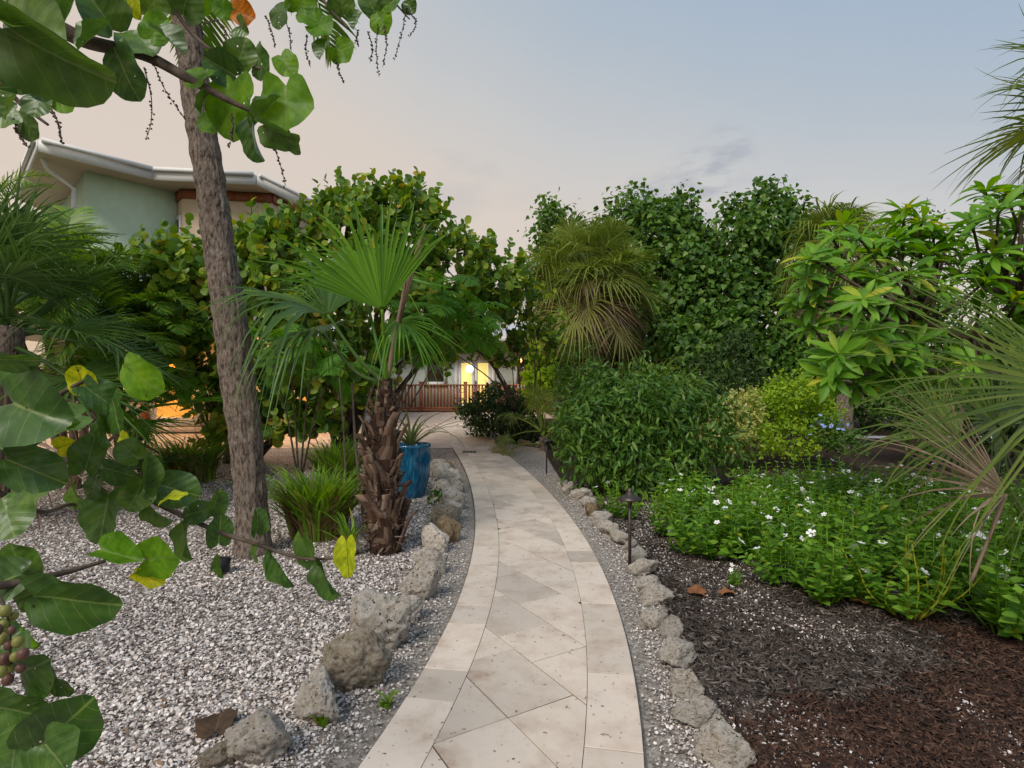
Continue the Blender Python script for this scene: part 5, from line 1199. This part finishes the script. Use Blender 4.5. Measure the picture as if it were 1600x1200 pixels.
fbranch(ug, [(-60,10,1.85),(120,-60,2.1),(245,-10,2.2),(300,52,2.2),(352,92,2.15),(420,110,2.1)], .012, .004)
fbranch(ug, [(120,-60,2.1),(330,-70,2.4),(470,-30,2.4),(520,20,2.4),(545,45,2.4)], .012, .004)
fbranch(ug, [(330,-70,2.4),(520,-60,2.5),(600,-10,2.5),(640,30,2.5)], .010, .003)
fbranch(ug, [(-60,10,1.85),(0,120,1.7),(30,160,1.7),(75,195,1.7)], .012, .004)
for a in [(75,80,.95,175,-42,'d',35,-30,1,.62),(40,40,.95,150,-30,'d',-25,20,3,.7),(15,80,1.0,140,-75,'d',-20,10,1),(20,15,1.2,120,10,'d',30,30,1),(100,150,1.5,52,-15,'b',10,10,0),(62,158,1.5,48,-100,'d',0,20,2),(20,160,1.6,50,-120,'d',20,0,3),(62,142,1.4,34,-70,'d',-40,0,1),
          (192,106,1.95,84,-75,'d',15,-10,2,.8),(222,62,2.0,72,-60,'d',-20,20,0),(243,47,1.95,52,60,'b',10,0,4,.85),(200,10,2.05,44,100,'y',0,20,0),(160,22,2.0,70,140,'d',30,40,1),(112,12,2.0,75,30,'d',-30,30,3),(262,62,1.9,56,-40,'d',-50,0,3,.7),
          (312,118,2.0,46,-120,'b',20,20,2),(366,162,2.05,98,-95,'b',8,-5,0,.78),(447,160,1.95,98,-85,'b',5,5,4,.82),(399,214,1.95,72,-92,'d',35,-15,1,.5),(350,108,2.05,52,150,'d',-10,30,3),(376,86,2.1,48,70,'d',20,10,0),(405,92,2.1,52,-50,'d',40,20,2),(447,100,2.0,50,-60,'b',-10,10,0,.75),
          (432,205,1.9,70,-28,'d',50,-10,1,.6),(415,178,1.95,62,20,'d',-50,30,3,.6),(452,218,1.95,46,-60,'d',30,0,2,.5),(318,160,2.0,40,-110,'d',60,0,1),(340,185,2.1,60,-80,'b',15,30,0),
          (378,20,2.3,38,-20,'o',10,0,0),(353,16,2.3,34,180,'b',0,30,2),(377,45,2.3,34,-40,'d',20,20,1),(290,5,2.2,60,60,'d',20,30,1),(330,0,2.3,50,80,'b',0,30,0),(440,18,2.4,46,-110,'d',30,0,2),(470,6,2.4,44,60,'b',20,10,0),(500,42,2.4,44,-50,'b',-10,20,0),(508,76,2.4,34,-110,'d',30,10,3),(534,80,2.4,40,-40,'b',10,5,4),(535,8,2.4,40,90,'d',0,30,1),
          (488,28,2.4,42,160,'b',20,10,2),(598,32,2.5,40,-80,'b',20,0,0),(580,8,2.5,38,120,'d',10,20,2),(610,6,2.5,38,30,'d',-10,20,1),(640,8,2.5,26,-60,'d',20,0,0),(560,30,2.5,30,-120,'d',30,0,3),(40,190,1.7,50,-60,'d',30,0,2),(10,180,1.7,50,-140,'d',0,20,0),(150,55,1.9,60,-120,'d',40,20,3),(235,10,2.1,50,45,'d',20,20,2)]:
    fleaf(ug, *a)
for a in ([(225,105,2.0),(236,150,2.0),(236,190,2.0),(228,218,2.0)], [(240,100,2.0),(255,135,2.0),(272,162,2.0),(290,188,2.0)], [(420,208,1.95),(432,240,1.95),(440,265,1.95),(446,290,1.95)], [(318,36,2.2),(340,34,2.2),(352,50,2.2),(355,72,2.2)], [(362,180,2.0),(364,205,2.0),(358,232,2.0)], [(415,25,2.3),(425,50,2.3),(430,75,2.3)], [(440,20,2.4),(452,50,2.4),(455,80,2.4)],
          [(590,40,2.5),(588,80,2.5),(592,120,2.5)], [(600,40,2.5),(604,70,2.5),(598,105,2.5)], [(635,10,2.5),(628,50,2.5),(616,95,2.5)], [(560,50,2.5),(557,62,2.5),(560,72,2.5)], [(640,20,2.5),(650,35,2.5),(640,58,2.5)], [(575,50,2.5),(582,75,2.5),(578,98,2.5)], [(525,95,2.4),(530,112,2.4),(538,130,2.4)], [(20,185,1.7),(30,210,1.7),(45,232,1.7)], [(80,170,1.7),(92,195,1.7),(97,225,1.7)], [(380,60,2.3),(384,80,2.3),(384,100,2.3)], [(480,55,2.4),(478,80,2.4),(485,105,2.4)]): raceme(ug, a)

lg = thing('sea_grape_shrub', 'foreground sea grape shrub with large leaves and fruit at the lower left', 'shrub', Vector((-1.9, 1.1, 0)))
fbranch(lg, [(-750,1750,1.1),(-420,1250,1.15),(-150,950,1.3),(-20,760,1.4),(0,700,1.45),(50,655,1.5),(85,622,1.5),(140,590,1.5)], .03, .004, 'trunk')
fbranch(lg, [(-150,950,1.3),(-60,720,1.5),(50,712,1.55),(95,716,1.6),(140,730,1.6),(190,755,1.6),(245,786,1.6),(330,826,1.6),(400,850,1.6),(470,872,1.6),(540,872,1.6)], .014, .0035)
fbranch(lg, [(-420,1250,1.15),(-100,960,1.1),(30,910,1.15),(100,895,1.2),(165,876,1.25)], .012, .004)
fbranch(lg, [(-420,1250,1.15),(-150,1170,1.0),(0,1160,1.0),(50,1163,1.0)], .010, .004)
fbranch(lg, [(-20,760,1.4),(60,800,1.5),(120,790,1.6),(150,850,1.6)], .008, .003)
for a in [(18,562,1.3,70,-25,'d',35,-35,0,.6),(45,640,1.35,165,-20,'d',-15,15,1,.8),(128,596,1.5,54,100,'y',5,10,4,.85),(152,618,1.5,72,-20,'d',-45,-35,0,.8),(215,585,1.45,92,-35,'b',10,10,2,.75),(85,628,1.45,100,-32,'b',60,10,3,.6),(180,642,1.5,72,-60,'d',20,20,0),(165,672,1.5,60,-70,'d',40,10,1,.7),(70,668,1.45,62,170,'d',20,-30,2,.8),(35,680,1.4,70,200,'d',30,20,0),
          (100,697,1.5,36,20,'y',10,0,0),(193,684,1.6,26,-20,'y',0,20,0),(45,732,1.35,112,-22,'d',-25,-30,4,.65),(140,712,1.5,76,80,'d',10,-10,0,.75),(182,736,1.5,58,-30,'d',15,-20,0,.8),(226,742,1.5,66,80,'d',65,0,3,.6),(205,708,1.55,46,140,'d',30,30,2),(272,764,1.55,80,-15,'d',-20,-25,4,.75),(266,778,1.5,52,10,'y',-65,10,2,.5),(148,758,1.5,46,-100,'d',20,10,2),(165,800,1.5,92,-90,'d',10,15,0,.85),(245,800,1.55,60,-60,'d',30,-20,1,.7),(215,770,1.5,56,-120,'d',-30,20,3),
          (335,788,1.6,56,70,'d',45,10,1,.6),(343,832,1.6,56,85,'d',30,0,0,.75),(345,882,1.6,40,-85,'d',65,0,3,.5),(292,842,1.6,74,-75,'d',40,10,1,.6),(402,818,1.6,52,88,'d',50,0,1,.55),(398,862,1.6,36,-90,'d',40,0,2,.6),(438,884,1.6,72,-50,'d',55,10,3,.45),(486,864,1.6,92,-80,'d',30,-15,0,.55),(510,902,1.6,78,-55,'d',35,10,1,.55),(543,866,1.55,70,-85,'y',15,5,0,.6),(310,800,1.6,44,-160,'d',20,20,2),
          (182,866,1.3,86,-20,'b',-45,15,3,.6),(246,872,1.3,84,10,'b',10,10,4,.85),(228,900,1.32,56,-20,'y',-50,0,2,.6),(105,936,1.15,150,-15,'d',10,-10,0,.68),(32,885,1.2,80,100,'d',10,20,0),(12,905,1.15,80,-160,'d',20,0,2),(55,925,1.2,60,200,'d',0,30,1),(45,1045,1.0,100,30,'d',20,20,1),(92,1063,1.05,62,-30,'d',20,10,0,.8),(25,1110,1.0,115,-20,'d',0,-10,0,.75),(92,1140,.95,130,40,'d',20,-5,0,.9),(85,1180,.9,100,-30,'d',-10,20,4),(20,1190,.95,110,-100,'d',20,0,2),(40,985,1.1,70,-10,'b',55,30,3,.6),(5,1010,1.0,90,-120,'d',10,30,1),(10,800,1.3,90,-60,'d',-20,30,2),(100,660,1.6,80,-130,'d',30,40,0),(120,770,1.6,50,-40,'d',30,20,1),(60,775,1.6,60,-100,'d',30,30,0)]:
    fleaf(lg, *a)
fr_y = plain('unripe_fruit', (0.20,0.20,0.045), 0.5, var=.5, scale=60); fr_b = plain('ripening_fruit', (0.12,0.055,0.04), 0.5, var=.5, scale=60)
import bmesh
bm = bmesh.new(); bmesh.ops.create_icosphere(bm, subdivisions=2, radius=1); fme = []
for mt in (fr_y, fr_b):
    q = bpy.data.meshes.new('fruit'); bm.to_mesh(q); q.polygons.foreach_set('use_smooth', np.ones(len(q.polygons), bool)); q.materials.append(mt); fme.append(q)
for k, (a, b) in enumerate([(8,955),(22,962),(6,975),(18,985),(4,998),(14,1008),(28,1003),(36,1022),(24,1026),(8,1030),(16,1044),(32,1044),(2,1050),(12,1062),(-8,1020),(-6,985)]):
    o = link('fruit', fme[k % 2 if k > 2 else 0], None, lg, P(a, b, .95 + random.uniform(-.02,.02)) - lg.location); q_ = random.uniform(.7,1.05); o.scale = (.0095*q_, .0095*q_, .0108*q_)
fbranch(lg, [(-60,900,1.0),(0,935,.97),(15,990,.97),(14,1060,.97)], .003, .002, 'fruit_stalk')
